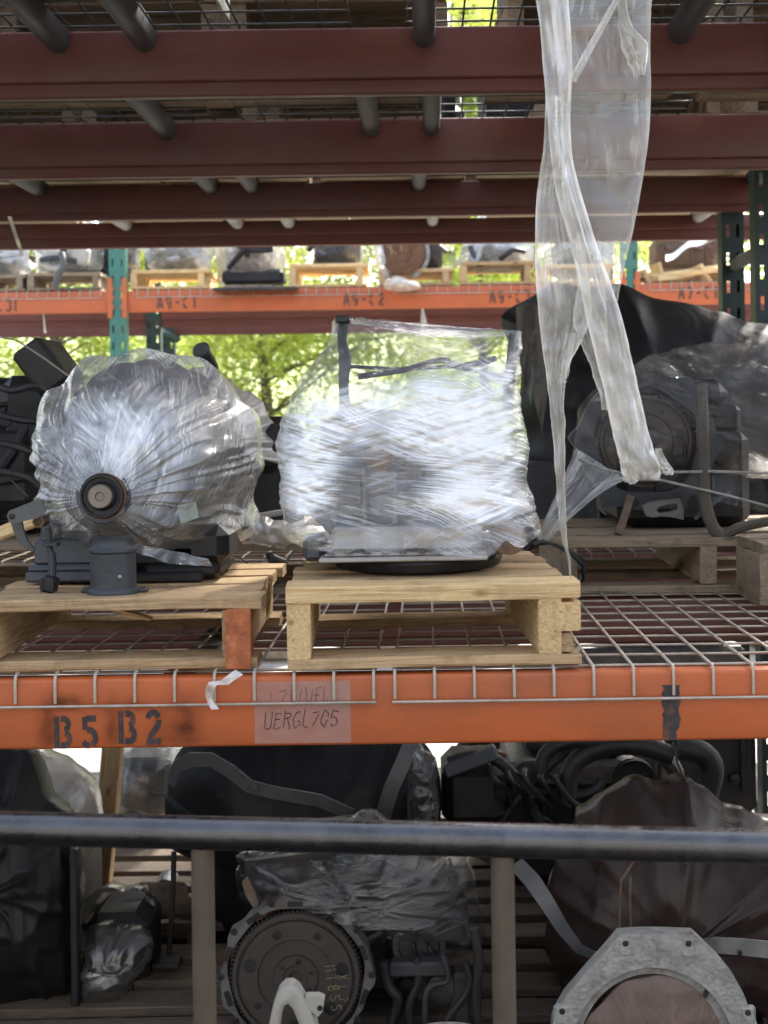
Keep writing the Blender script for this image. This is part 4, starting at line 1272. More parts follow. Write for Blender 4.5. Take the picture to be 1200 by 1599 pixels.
# pale pan and its flange, the black sump under it
zp = P(640, 876, 2.37).z
g = G()
fx0, fx1 = P(498, 876, 2.37).x, P(762, 872, 2.37).x
g.box(((fx0 + fx1) / 2 - .0, 2.37 + .17, zp + .003), (fx1 - fx0, .34, .008), Matrix.Rotation(-.004, 3, 'Y'), ch=.002)
g.box(((fx0 + fx1) / 2 + .004, 2.37 + .175, zp + .010), (fx1 - fx0 - .012, .325, .0055), ch=.0015)
g.box(((fx0 + fx1) / 2 + .006, 2.385 + .17, zp + .034), (fx1 - fx0 - .028, .31, .042), ch=.006)
obj('oil_pan', g, M['pan'], tc)
g = G()
for k in range(9):
    g.lathe([(.006, 0), (.006, .006), (.003, .008)], (fx0 + .02 + k * (fx1 - fx0 - .04) / 8, 2.378, zp + .012), (0, 0, 1), 8)
obj('pan_bolts', g, M['alu_dirty'], tc, kind='stuff')
sx0, sx1 = P(512, 890, 2.4).x, P(792, 890, 2.4).x
g = G().lathe([((sx1 - sx0) / 2 * .86, .0), ((sx1 - sx0) / 2 * .96, .005), ((sx1 - sx0) / 2, .018), ((sx1 - sx0) / 2 * .98, zp - zc - .002)], ((sx0 + sx1) / 2, 2.375 + (sx1 - sx0) / 2, zc + .0006), (0, 0, 1), 40)
obj('sump', g, M['black'], tc)
q = P(795, 843, 2.42)
g = G().lathe([(.028, .05), (.030, .012), (.024, .010), (.024, .0), (.030, -.002), (.029, -.014), (.012, -.016)], (q.x, q.y, q.z + .004), (0, 1, 0), 24)
g.box((q.x - .012, q.y + .03, q.z - .016), (.05, .06, .018), ch=.003)
obj('side_flange', g, M['rust_block'], tc)
q = P(486, 862, 2.43)
obj('side_cover', G().box((q.x + .004, q.y + .05, q.z + .004), (.036, .10, .042), ch=.008), M['iron_blue'], tc)
cr = np.array([[P(632 + 90 * a, 838 + 20 * b - 26 * a * (1 - .3 * b) + 4 * math.sin(a * 13 + b * 3), 2.338 - .008 * math.sin(b * 3)) for a in np.linspace(0, 1, 70)] for b in np.linspace(0, 1, 16)])
cr[..., 1] += (ridge(cr[..., 0] * 60, cr[..., 2] * 60) - .5) * .012
sheet('crumpled_edge', cr, cr[..., [0, 2]], np.full(cr.shape[:2], .5), M['wrap_beige'], tc)

# ---------------------------------------------------------------- hanging torn film
hf = thing('hanging_film', 'long torn milky plastic film hanging down on the right in front of the racks', 'plastic film', P(930, -120, 2.06))
def strip(name, rows, D, cols=60, sub=8, dens=1.0, corr=.012, cf=5, seed=0, ragged=0.0, curl=0.0, dend=None):
    """rows of (y, x left, x right) from top to bottom"""
    a = np.array(rows, float)
    n = (len(a) - 1) * sub + 1
    t = np.linspace(0, len(a) - 1, n)
    y, xl, xr = (np.interp(t, np.arange(len(a)), a[:, k]) for k in range(3))
    xl = np.convolve(np.pad(xl, 3, 'edge'), np.ones(7) / 7, 'valid'); xr = np.convolve(np.pad(xr, 3, 'edge'), np.ones(7) / 7, 'valid')
    pts, dn = [], []
    rnd = random.Random(seed)
    f = np.linspace(0, 1, cols)
    for i in range(n):
        kk_ = 8 if i > n * .5 else 3
        jl = float(vn(np.array([i * .45 + seed]), np.array([1.5]))[0] - .5) * ragged * kk_ + (rnd.uniform(-1, 1) * ragged * 4 if i > n * .6 and rnd.random() < .3 else 0)
        jr = float(vn(np.array([i * .45 + seed]), np.array([9.5]))[0] - .5) * ragged * kk_ + (rnd.uniform(-1, 1) * ragged * 4 if i > n * .6 and rnd.random() < .3 else 0)
        px = xl[i] + jl + (xr[i] + jr - xl[i] - jl) * f
        py = np.full(cols, y[i])
        p = np.array([P(a_, b_, D) for a_, b_ in zip(px, py)])
        wd = abs(p[-1, 0] - p[0, 0])
        p[:, 1] += (ridge(f * cf + seed + fbm(np.full(cols, t[i] * .5), f * 2) * 1.2, np.full(cols, t[i] * .22 + seed)) - .5) * corr
        p[:, 1] += (ridge(f * cf * 2.7 + seed, np.full(cols, t[i] * .6 + seed)) - .5) * corr * .5
        p[:, 1] += (fbm(f * 4 + seed, np.full(cols, t[i] * 1.9)) - .45) * corr * .9
        p[:, 1] -= curl * (1 - (2 * f - 1) ** 2) * wd
        pts.append(p)
        e = np.abs(2 * f - 1)
        dn.append((dens if dend is None else dens + (dend - dens) * i / n) * (.72 + .95 * e ** 9))
    pts, dn = np.array(pts), np.array(dn)
    uv = np.stack([pts[..., 0], pts[..., 2]], -1)
    return sheet(name, pts, uv, dn, M['film_hang'], hf)
strip('film_strip', [(-90, 828, 892), (0, 838, 888), (60, 846, 893), (120, 850, 895), (180, 855, 891), (240, 860, 893), (300, 868, 908), (360, 886, 926), (420, 902, 945), (480, 912, 968), (540, 926, 982), (600, 942, 996), (660, 954, 1010), (710, 965, 1025), (735, 974, 1034), (750, 980, 1030)], 2.04, dens=.95, corr=.010, cf=2.2, seed=2, ragged=.15, curl=.22, dend=1.4)
strip('film_panel', [(-90, 858, 1030), (0, 860, 1018), (60, 866, 1017), (120, 872, 1017), (180, 876, 1016), (240, 880, 1010), (300, 884, 1001), (360, 890, 990), (420, 905, 975), (470, 920, 965)], 2.075, dens=.62, corr=.010, cf=3.2, seed=5, cols=80)
strip('film_strip', [(150, 852, 880), (230, 850, 882), (290, 840, 882), (350, 836, 888), (420, 836, 905), (480, 840, 930), (535, 846, 908), (570, 851, 888), (620, 858, 880), (680, 864, 884), (740, 868, 882), (800, 872, 885), (840, 877, 886), (870, 886, 890), (905, 891, 893)], 2.06, dens=.9, corr=.012, cf=3, seed=9, ragged=.3, dend=1.5)
strip('film_strip', [(520, 884, 900), (560, 878, 893), (590, 876, 886), (612, 877, 880)], 2.065, dens=.9, corr=.008, cf=2, seed=12, ragged=.5, cols=14)
strip('film_strip', [(440, 905, 945), (500, 893, 948), (530, 905, 950), (580, 926, 955), (640, 942, 962)], 2.055, dens=.9, corr=.014, cf=3, seed=14, ragged=.7, cols=30)
# the rolled cord of film across the panel and the crumpled knot
strip('film_fold', [(-60, 985, 1005), (0, 957, 968), (50, 930, 942), (100, 900, 915), (130, 886, 898)], 2.045, dens=1.3, corr=.01, cf=2, seed=21, cols=16, curl=.4)
strip('film_fold', [(-10, 963, 976), (40, 967, 984), (70, 972, 1010), (95, 980, 1010), (120, 990, 1005)], 2.045, dens=1.2, corr=.03, cf=4, seed=25, cols=40, curl=.2)
strip('film_fold', [(700, 1022, 1032), (722, 1028, 1044), (735, 1034, 1054), (742, 1040, 1052)], 2.03, dens=1.6, corr=.01, cf=2, seed=31, cols=14)
strip('film_fold', [(720, 968, 984), (740, 972, 1000), (752, 976, 994), (756, 985, 992)], 2.03, dens=1.6, corr=.012, cf=3, seed=33, cols=20, ragged=.6)
# scrap of film caught on the beam
sc_pts = np.array([[P(330 + 14 * (1 - a) + 12 * b - 16 * math.sin(a * PI) + (24 * (a < .3)) * (1 - a), 1046 + 62 * a + 8 * b * (1 - a), Y1 - .018 - .006 * math.sin(a * 7) - .01 * b) for b in np.linspace(0, 1, 12)] for a in np.linspace(0, 1, 34)])
sc_pts[..., 1] += (ridge(sc_pts[..., 0] * 60, sc_pts[..., 2] * 50) - .5) * .008
sheet('film_scrap', sc_pts, sc_pts[..., [0, 2]], np.full(sc_pts.shape[:2], 1.7), M['film_hang'], None, 'small torn scrap of white film caught on the orange front beam', 'plastic scrap')
q = P(25, 372, 4.0)
s2 = np.array([[P(12 + 20 * a + 6 * b, 338 + 60 * a, 4.05 + .01 * math.sin(a * 9) + .02 * b) for b in np.linspace(0, 1, 8)] for a in np.linspace(0, 1, 24)])
sheet('film_scrap', s2, s2[..., [0, 2]], np.full(s2.shape[:2], 1.2), M['film_hang'], None, 'thin strip of film hanging from a maroon beam at the upper left', 'plastic scrap')
for lab, x, y0, y1, w in (('pale tongue of film under the far orange beam, above the middle transmission', 660, 482, 512, 13), ('narrow film tail hanging below the far beam at the left', 68, 490, 520, 4)):
    s3 = np.array([[P(x + w * (b - .5) * (.25 + .75 * a) + 3 * a, y0 + (y1 - y0) * a, 8.44 + .01 * b) for b in np.linspace(0, 1, 6)] for a in np.linspace(0, 1, 12)])
    sheet('film_scrap', s3, s3[..., [0, 2]], np.full(s3.shape[:2], .9), M['film_hang'], None, lab, 'plastic scrap')
# ---------------------------------------------------------------- engines
def engine(t, o, w, d, h, seed, body='black', cover='iron', extra=True, fly=None, wheel_mat='flywheel'):
    """an engine as parts of thing t: block, head, cover, manifold runners, pulleys, hoses; o = middle of its base front edge"""
    rnd = random.Random(seed)
    o = Vector(o)
    g = G().box(o + Vector((0, d / 2, h * .30)), (w * .62, d, h * .56), ch=.02)
    for k in range(5):
        g.box(o + Vector((-w * .26 + k * w * .13, .0, h * .32)), (w * .02, .03, h * .4), ch=.003)
    for k in range(6):
        x = o.x + rnd.uniform(-.28, .28) * w
        g.lathe([(.02, .02), (.018, -.015), (.008, -.02)], (x, o.y - .004, o.z + h * rnd.uniform(.1, .5)), (0, 1, 0), 10)
    obj('engine_block', g, M[body], t)
    obj('oil_pan', G().box(o + Vector((0, d / 2, h * .035)), (w * .5, d * .9, h * .065), ch=.012), M[body], t)
    g = G().box(o + Vector((0, d / 2, h * .66)), (w * .56, d * .92, h * .16), ch=.012)
    obj('cylinder_head', g, M['alu_dirty'] if seed % 2 else M[body], t)
    g = G().box(o + Vector((w * .02, d / 2, h * .82)), (w * .42, d * .86, h * .15), Matrix.Rotation(rnd.uniform(-.1, .1), 3, 'Y'), ch=.025)
    for k in range(4):
        g.box(o + Vector((w * .02, d * (.2 + .2 * k), h * .90)), (w * .34, .02, .012), ch=.004)
    obj('valve_cover', g, M[cover], t)
    if extra:
        for s in (-1, 1):
            for k in range(2):
                y = o.y + d * (.25 + .45 * k)
                obj('manifold_runner', G().tube([(o.x + s * w * .25, y, o.z + h * .68), (o.x + s * w * .38, y, o.z + h * .72), (o.x + s * w * .46, y, o.z + h * .6), (o.x + s * w * .46, y + .02, o.z + h * .38)], .022, 9), M['alu_dirty' if s > 0 else 'rust'], t)
        for k in range(3):
            x, z, r_ = o.x + rnd.uniform(-.34, .34) * w, o.z + h * rnd.uniform(.22, .72), rnd.uniform(.035, .06)
            obj('pulley', G().lathe([(r_, .03), (r_, .022), (r_ * .85, .015), (r_, .008), (r_, 0), (r_ * .8, .002), (r_ * .75, .012), (r_ * .3, .012), (r_ * .28, -.005), (.004, -.006)], (x, o.y - .05, z), (0, 1, 0), 24), M[('iron', 'black', 'alu_dirty')[k]], t)
        for k in range(4):
            a = o + Vector((rnd.uniform(-.4, .4) * w, -.03, h * rnd.uniform(.3, .95)))
            b = o + Vector((rnd.uniform(-.45, .45) * w, -.05, h * rnd.uniform(.15, .8)))
            m_ = (a + b) / 2 + Vector((rnd.uniform(-.1, .1), -.05, rnd.uniform(-.06, .06)))
            pts = [a * (1 - s_) ** 2 + m_ * 2 * s_ * (1 - s_) + b * s_ * s_ for s_ in np.linspace(0, 1, 9)]
            obj('hose', G().tube(pts, rnd.choice((.006, .010, .014)), 8), M['rubber'], t)
        for k in range(2):
            x = o.x + (-1, 1)[k] * w * .33
            obj('bracket', G().plate([(0, 0)], 1, 1) if False else G().box((x, o.y - .01, o.z + h * rnd.uniform(.2, .5)), (.05, .012, .12), Matrix.Rotation(rnd.uniform(-.6, .6), 3, 'Y'), ch=.004), M['alu_dirty'], t)
    if fly:
        flywheel(t, fly[0], fly[1], wheel_mat)

def flywheel(t, c, r, mat='flywheel', ring=True, marks=None):
    """flywheel with bolt circle, holes and toothed rim inside a lobed gasket face"""
    c = Vector(c)
    fw = obj('flywheel', G().lathe([(r, .03), (r, .004), (r * .985, .0), (r * .93, .0), (r * .92, .006), (r * .89, .006), (r * .88, .0), (r * .60, -.001), (r * .58, .004), (r * .36, .004), (r * .34, -.003), (r * .20, -.003), (r * .19, .003), (r * .10, .003), (r * .095, .012), (.003, .012)], c, (0, 1, 0), 72), M[mat], t, smooth=30)
    g = G()
    for k in range(6):
        a = R(20 + 60 * k)
        g.lathe([(r * .045, .004), (r * .045, -.004), (r * .03, -.0045)], c + Vector((math.cos(a) * r * .27, 0, math.sin(a) * r * .27)), (0, 1, 0), 12)
    obj('bolt_ring', g, M['black'], fw)
    for k in range(7):
        a = R(10 + 51.4 * k)
        rr_ = r * (.11, .06, .075)[k % 3]
        g = G().lathe([(rr_, -.0012), (rr_ * .8, -.0014), (.001, -.0015)], c + Vector((math.cos(a) * r * .73, 0, math.sin(a) * r * .73)), (0, 1, 0), 14)
        obj('drilled_hole', g, M['black'], fw)
    g = G()
    for k in range(90):
        a = 2 * PI * k / 90
        g.box(c + Vector((math.cos(a) * r * 1.008, .014, math.sin(a) * r * 1.008)), (.006, .018, .0045), Matrix.Rotation(-a, 3, 'Y'))
    obj('ring_gear', g, M['black'], fw, smooth=None)
    if ring:
        n = 120
        out_, in_ = [], []
        for k in range(n):
            a = 2 * PI * k / n
            lob = max(0, math.cos(a * 7 + .6)) ** 4 * .075 + .03 * max(0, math.sin(a * 4 + 1)) + .010 * math.sin(a * 23)
            out_.append(c + Vector((math.cos(a), 0, math.sin(a))) * r * (1.16 + lob) + Vector((0, .012, 0)))
            in_.append(c + Vector((math.cos(a), 0, math.sin(a))) * r * (1.07 + .02 * math.sin(a * 7)) + Vector((0, .012, 0)))
        fr = obj('housing_face', G().ring_plate(out_, in_, .05), M['alu_dirty'], t, smooth=30)
        for k in range(10):
            a = 2 * PI * k / 10
            q = c + Vector((math.cos(a), 0, math.sin(a))) * r * 1.19
            obj('bolt_hole', G().lathe([(.0075, -.0012), (.005, -.0014), (.001, -.0015)], q + Vector((0, .0115, 0)), (0, 1, 0), 10), M['black'], fr)
        for k in range(10):
            a = 2 * PI * (k + .5) / 10
            q = c + Vector((math.cos(a), 0, math.sin(a))) * r * 1.12
            obj('slot', G().box(q + Vector((0, .0112, 0)), (.010, .003, .03), Matrix.Rotation(-a, 3, 'Y')), M['black'], fr)
    return fw

# ---------------------------------------------------------------- right: engine in dark film and the black sheet over it
zr = ZS + .0085 + .124
te = thing('wrapped_engine', 'big dark engine in glossy clear film on the grey pallet at the right', 'engine', (P(1060, 850, 3.3).x, 3.3, zr), 'engines stored on the racks')
engine(te, (P(1075, 850, 3.36).x, 3.40, zr), .52, .45, .40, 6, body='black', cover='black', extra=False)
c = P(1012, 690, 3.36)
n = 96
out_, in_ = [], []
for k in range(n):
    a = 2 * PI * k / n
    lob = max(0, math.cos(a * 6 + .4)) ** 4 * .022
    out_.append(c + Vector((math.cos(a), 0, math.sin(a))) * (.165 + lob))
    in_.append(c + Vector((math.cos(a), 0, math.sin(a))) * (.125 + .006 * math.sin(a * 5)))
hf_ = obj('housing_face', G().ring_plate(out_, in_, .05), M['iron'], te, smooth=30)
for k in range(9):
    a = 2 * PI * k / 9 + .3
    g = G().lathe([(.011, -.001), (.008, -.0012), (.001, -.0013)], c + Vector((math.cos(a) * .148, 0, math.sin(a) * .148)), (0, 1, 0), 10)
    obj('bolt_hole', g, M['black'], hf_)
flywheel(te, c + Vector((0, .03, 0)), .112, 'flywheel', ring=False)
def outline_ring(pxo, pxi, D, t):
    return G().ring_plate([P(x, y, D) for x, y in pxo], [P(x, y, D) for x, y in pxi], t)
g = G().ring_plate([P(x, y, 3.26) for x, y in [(1003, 790), (1015, 784), (1040, 781), (1062, 778), (1068, 796), (1068, 812), (1052, 808), (1034, 806), (1020, 808), (1010, 806)]],
                   [P(x, y, 3.26) for x, y in [(1026, 796), (1028, 792), (1042, 788), (1056, 786), (1058, 790), (1058, 795), (1050, 798), (1040, 800), (1032, 801), (1028, 800)]], .02)
obj('cast_bracket', g, M['alu_dirty'], te)
obj('stand_leg', G().strap([P(985, 775, 3.3), P(978, 800, 3.28), P(966, 834, 3.26)], .018, .01, (1, 0, 0)), M['rust_block'], te)
obj('hose', G().tube([P(1095, 600, 3.22), P(1098, 680, 3.20), P(1100, 770, 3.20), P(1112, 820, 3.2), P(1130, 842, 3.2)], .015, 10), M['hose_brown'], te)
obj('hose', G().tube([P(1128, 838, 3.2), P(1150, 826, 3.2), P(1180, 818, 3.22), P(1215, 812, 3.22)], .012, 9), M['hose_brown'], te)
obj('bracket_arm', G().strap([P(1085, 810, 3.25), P(1110, 788, 3.25), P(1140, 768, 3.25)], .016, .008, (0, 1, 0)), M['iron_blue'], te)
ow = [(1218, 520), (1150, 532), (1080, 540), (1030, 552), (1005, 562), (950, 590), (912, 640), (898, 690), (905, 722), (950, 742), (1010, 745), (1100, 742), (1218, 745), (1330, 740), (1370, 640), (1320, 530)]
pts, uv, dn = pillow(ow, 3.34, .16, .22, n=260, rows=70, amp=.022, freq=11, stretch=(.6, 1.5), seed=3, c=(1090, 650), fold=.012, folds=26)
sheet('plastic_wrap', pts, uv, 1.3 + .5 * dn ** 4, M['wrap_dark'], te)
# film tail pulled down to the left and the loose film skirt on the right
tl_ = np.array([[P((900 + 78 * a) * (1 - b) + (838 + 20 * a) * b, (700 + 48 * a) * (1 - b) + (842 + 2 * a - 40 * a * a * (1 - b)) * b, 3.2 - .05 * b + .02 * math.sin(a * 3)) for a in np.linspace(0, 1, 40)] for b in np.linspace(0, 1, 40)])
A_, B_ = np.meshgrid(np.linspace(0, 1, 40), np.linspace(0, 1, 40))
tl_[..., 1] += (ridge(A_ * 9, B_ * .6) - .5) * .012
sheet('film_tail', tl_, np.stack([B_ * .15, A_ * .12], -1), .55 + .5 * np.abs(2 * A_ - 1) ** 3, M['wrap_clear'], te)
sk = np.array([[P(1008 + 210 * a, 744 + (2 + 66 * a ** .8) * b - 6 * a, 3.21 + .02 * math.sin(a * 8) * b) for a in np.linspace(0, 1, 60)] for b in np.linspace(0, 1, 24)])
sk[..., 1] += (ridge(sk[..., 0] * 40, sk[..., 2] * 8) - .5) * .012
sheet('film_skirt', sk, sk[..., [2, 0]], np.full(sk.shape[:2], .8), M['wrap_dark'], te)
obj('film_edge', G().tube([P(905, 716, 3.2), P(940, 732, 3.19), P(985, 742, 3.18), P(1030, 738, 3.18), P(1110, 736, 3.19), P(1220, 740, 3.2)], .0035, 6), M['wrap_edge'] if 'wrap_edge' in M else M['alu'], te)
obj('film_edge', G().tube([P(1008, 744, 3.19), P(1060, 756, 3.18), P(1130, 772, 3.18), P(1220, 796, 3.19)], .003, 6), M['alu'], te)
# what stands behind under the black sheet
tb = thing('covered_engine', 'engine under sagging black plastic behind the wrapped engine on the right', 'covered engine', (P(1010, 800, 4.35).x, 4.35, ZS + .01), 'engines stored on the racks')
ot = [(786, 498), (820, 470), (860, 452), (905, 449), (952, 450), (1005, 458), (1060, 474), (1110, 490), (1160, 500), (1215, 512), (1330, 560), (1360, 700), (1330, 800), (1100, 820), (900, 820), (838, 790), (826, 700), (815, 610), (800, 540)]
pts, uv, dn = pillow(ot, 4.4, .22, .3, n=240, rows=60, amp=.03, freq=5, seed=8, c=(1030, 640), fold=.025, folds=20)
sheet('black_sheet', pts, uv, dn, M['tarp_black'], tb)
hang = []
for xa_, xb_, yb, sd in ((806, 836, 640, 1), (826, 852, 690, 2), (842, 868, 560, 3)):
    a0 = np.array([[P(xa_ + (xb_ - xa_) * b + 8 * a + (xa_ + xb_ - 2 * xa_ - 2 * (xb_ - xa_) * b) * .4 * a ** 4, 480 - 8 * b + (yb - 480) * a - 30 * abs(2 * b - 1) * a ** 3, 4.1 + .02 * sd) for b in np.linspace(0, 1, 20)] for a in np.linspace(0, 1, 40)])
    a0[..., 1] += (ridge(a0[..., 0] * 18, a0[..., 2] * 1.5 + sd) - .5) * .05
    sheet('hanging_sheet', a0, a0[..., [0, 2]], np.full(a0.shape[:2], 1.), M['tarp_gloss'], tb)
obj('crate', G().box(P(850, 770, 4.35) + Vector((0, .1, -.03)), (.32, .4, .26), ch=.01), M['iron'], tb)
# the black rubber strap on the pallet corner
st = [P(905, 905, 3.12), P(912, 890, 3.08), P(900, 872, 3.05), P(880, 858, 3.02), P(855, 849, 2.98), P(836, 850, 2.95), P(828, 858, 2.94)]
single('rubber_strap', G().strap([p for p in st], .05, .006, (.2, 1, -.1)), M['rubber'], 'curled black rubber strap lying beside the right end of the middle pallet', 'strap', smooth=60)

# ---------------------------------------------------------------- left: black engine standing behind the left transmission
tk = thing('dark_engine', 'black engine at the left edge with a tilted flat box on top', 'engine', (P(20, 830, 3.5).x, 3.5, ZS + .14), 'engines stored on the racks')
engine(tk, (P(-5, 830, 3.45).x, 3.46, ZS + .14), .42, .5, .42, 3, body='black', cover='black')
q = P(62, 560, 3.4)
obj('control_box', G().box((q.x, 3.5, q.z - .02), (.085, .2, .13), Matrix.Rotation(-.62, 3, 'Y'), ch=.01), M['rubber'], tk)
g = G().box((P(40, 640, 3.4).x, 3.56, P(40, 650, 3.4).z), (.17, .3, .20), ch=.04)
g.box((P(0, 740, 3.4).x, 3.55, P(0, 730, 3.4).z), (.22, .3, .26), ch=.05)
obj('intake_box', g, M['black'], tk)
obj('wire', G().tube([P(-5, 525, 3.34), P(28, 532, 3.33), P(70, 560, 3.33), P(106, 586, 3.33)], .0022, 5), M['wire_light'], tk)
obj('wire', G().tube([P(-5, 735, 3.34), P(20, 752, 3.33), P(44, 776, 3.33)], .0018, 5), M['deck_grey'], tk)
for k in range(4):
    y = 600 + 45 * k
    obj('hose', G().tube([P(-10, y, 3.33), P(20 + 8 * k, y + 10, 3.30), P(60 + 6 * k, y + 4 + 12 * k, 3.32), P(92, y + 40, 3.4)], .009, 7), M['rubber'], tk)
pa, pb = P(-40, 905, 3.45), P(78, 905, 3.45)
pallet('stacked weathered pallet at the left edge under the black engine', ((pa.x + pb.x) / 2 - .05, 3.3, ZS + .0085), R(-3), .40, .55, .12, M['wood_grey'], nb=6, bt=.018, stringers=(.0, .97), seed=41)
g = G().plank((0, 0, 0), (.17, .028, .010), rnd=random.Random(9))
pk = bpy.data.objects.new('loose_board', mesh_from('loose_board', g.v, g.f, M['wood_new'])); COL.objects.link(pk)
q = P(4, 832, 2.62); pk.location = q; pk.rotation_euler = (0.9, -.36, -.1)
pk['label'] = 'pale loose board slanting behind the shift lever at the left edge'; pk['category'] = 'board'

# covered engine between the two transmissions
tm = thing('covered_engine', 'black engine with dusty beige plastic hood and pipe stub behind the left transmission', 'covered engine', (P(380, 820, 3.5).x, 3.5, ZS + .01), 'engines stored on the racks')
oh = [(322, 572), (345, 584), (372, 600), (400, 622), (420, 650), (434, 690), (440, 722), (424, 716), (404, 690), (386, 680), (372, 740), (360, 800), (300, 800), (260, 700), (280, 600)]
pts, uv, dn = pillow(oh, 3.45, .12, .2, n=200, rows=44, amp=.02, freq=14, seed=12, c=(340, 690), fold=.02, folds=24)
sheet('plastic_hood', pts, uv, np.full(dn.shape, 1.4), M['wrap_beige'], tm)
g = G().box((P(385, 745, 3.5).x, 3.62, P(385, 745, 3.5).z), (.24, .34, .30), ch=.03)
g.box((P(395, 700, 3.5).x, 3.55, P(395, 690, 3.5).z), (.17, .26, .12), Matrix.Rotation(.3, 3, 'Y'), ch=.02)
obj('engine_block', g, M['black'], tm)
g = G().tube([P(334, 590, 3.4), P(331, 572, 3.38), P(322, 556, 3.36), P(314, 546, 3.34)], [.014, .015, .016, .022], 16)
stub = obj('pipe_stub', g, M['rubber'], tm)
obj('pipe_cap', G().lathe([(.02, .004), (.018, -.002), (.002, -.002)], P(313, 545, 3.335), P(334, 575, 3.40) - P(313, 545, 3.335), 16), M['deck_grey'], stub)
pm_, pn_ = P(310, 930, 3.3), P(450, 930, 3.3)
pallet('dark pallet half hidden between the left and middle pallets', ((pm_.x + pn_.x) / 2, 3.22, ZS + .0085), 0, .44, .6, .12, M['wood_grey'], nb=6, bt=.018, seed=47)
oc = [(398, 812), (412, 806), (440, 812), (454, 824), (456, 846), (436, 856), (408, 850), (388, 838), (384, 826)]
pts, uv, dn = pillow(oc, 3.14, .04, .05, n=120, rows=26, amp=.02, freq=30, seed=17)
sheet('crumpled_bag', pts, uv, np.full(dn.shape, 1.2), M['wrap_beige'], None, 'crumpled brownish plastic bag between the left and middle transmissions', 'plastic bag')
g = G().box(P(428, 802, 3.26), (.10, .05, .012), Matrix.Rotation(-.15, 3, 'Y'), ch=.003)
single('foam_piece', g, M['white'], 'white flat strip lying on the black engine between the two transmissions', 'foam strip', P(428, 802, 3.26))
g = G()
for k in range(3):
    g.tube([P(432 - 6 * k, 872 - 4 * k, 2.95), P(430, 890, 2.94), P(426 + 3 * k, 912, 2.94)], .008, 7)
th_ = thing('cable_harness', 'black cable plug standing between the left and middle pallets', 'cable plug', P(428, 905, 2.94), None)
obj('cable', g, M['rubber'], th_)
obj('connector', G().box(P(434, 880, 2.93), (.036, .03, .028), Matrix.Rotation(.4, 3, 'Y'), ch=.005), M['rubber'], th_)
obj('thin_wire', G().tube([P(372, 868, 2.9), P(400, 890, 2.9), P(428, 896, 2.92), P(452, 872, 2.94), P(468, 852, 2.96)], .002, 5), M['alu_dirty'], th_)
# background fillers on the shelf of the middle rack
for lab, xx, yy, ww, hh, dd_, kind in (('dark bulky engine far back behind the middle transmission', 660, 760, .62, .36, 4.6, 'black'), ('dark engine far back on the left, hidden behind the black engine', 20, 770, .7, .42, 4.7, 'black')):
    tt = thing('dark_engine', lab, 'engine', P(xx, 850, dd_), 'engines stored on the racks')
    oo = P(xx, 850, dd_); oo.z = ZS + .02
    engine(tt, oo, ww, .5, hh, int(xx), extra=False)

tt = thing('dark_engine', 'dark engine added far back to hide bright ground behind the bare wire deck', 'engine', (.75, 4.5, .2), 'engines stored on the ground')
engine(tt, (.75, 4.5, .2), .95, .5, .74, 33, body='black', cover='black', extra=False)  # dark body added to cover the bright ground behind the mesh
# ---------------------------------------------------------------- ground level
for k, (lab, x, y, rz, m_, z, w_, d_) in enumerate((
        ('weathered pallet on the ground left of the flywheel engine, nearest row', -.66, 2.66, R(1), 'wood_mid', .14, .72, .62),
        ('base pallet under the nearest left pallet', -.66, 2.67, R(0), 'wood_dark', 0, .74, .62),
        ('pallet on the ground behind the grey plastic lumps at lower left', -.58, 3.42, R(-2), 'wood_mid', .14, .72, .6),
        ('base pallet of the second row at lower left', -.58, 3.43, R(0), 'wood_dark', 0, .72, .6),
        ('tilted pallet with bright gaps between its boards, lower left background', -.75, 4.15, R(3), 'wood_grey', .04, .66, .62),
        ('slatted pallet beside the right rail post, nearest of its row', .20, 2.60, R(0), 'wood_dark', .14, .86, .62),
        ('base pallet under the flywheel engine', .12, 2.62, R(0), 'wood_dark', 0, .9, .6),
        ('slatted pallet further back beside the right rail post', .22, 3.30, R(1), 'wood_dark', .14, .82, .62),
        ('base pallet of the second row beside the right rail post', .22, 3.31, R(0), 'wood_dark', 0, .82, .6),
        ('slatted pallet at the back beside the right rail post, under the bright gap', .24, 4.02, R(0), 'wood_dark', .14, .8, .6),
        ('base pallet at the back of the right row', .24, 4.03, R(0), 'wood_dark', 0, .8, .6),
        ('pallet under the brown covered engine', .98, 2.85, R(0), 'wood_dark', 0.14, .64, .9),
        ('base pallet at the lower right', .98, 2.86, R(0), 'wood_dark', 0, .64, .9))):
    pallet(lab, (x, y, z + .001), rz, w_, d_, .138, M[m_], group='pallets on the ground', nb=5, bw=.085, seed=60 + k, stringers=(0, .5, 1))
ZG = .28
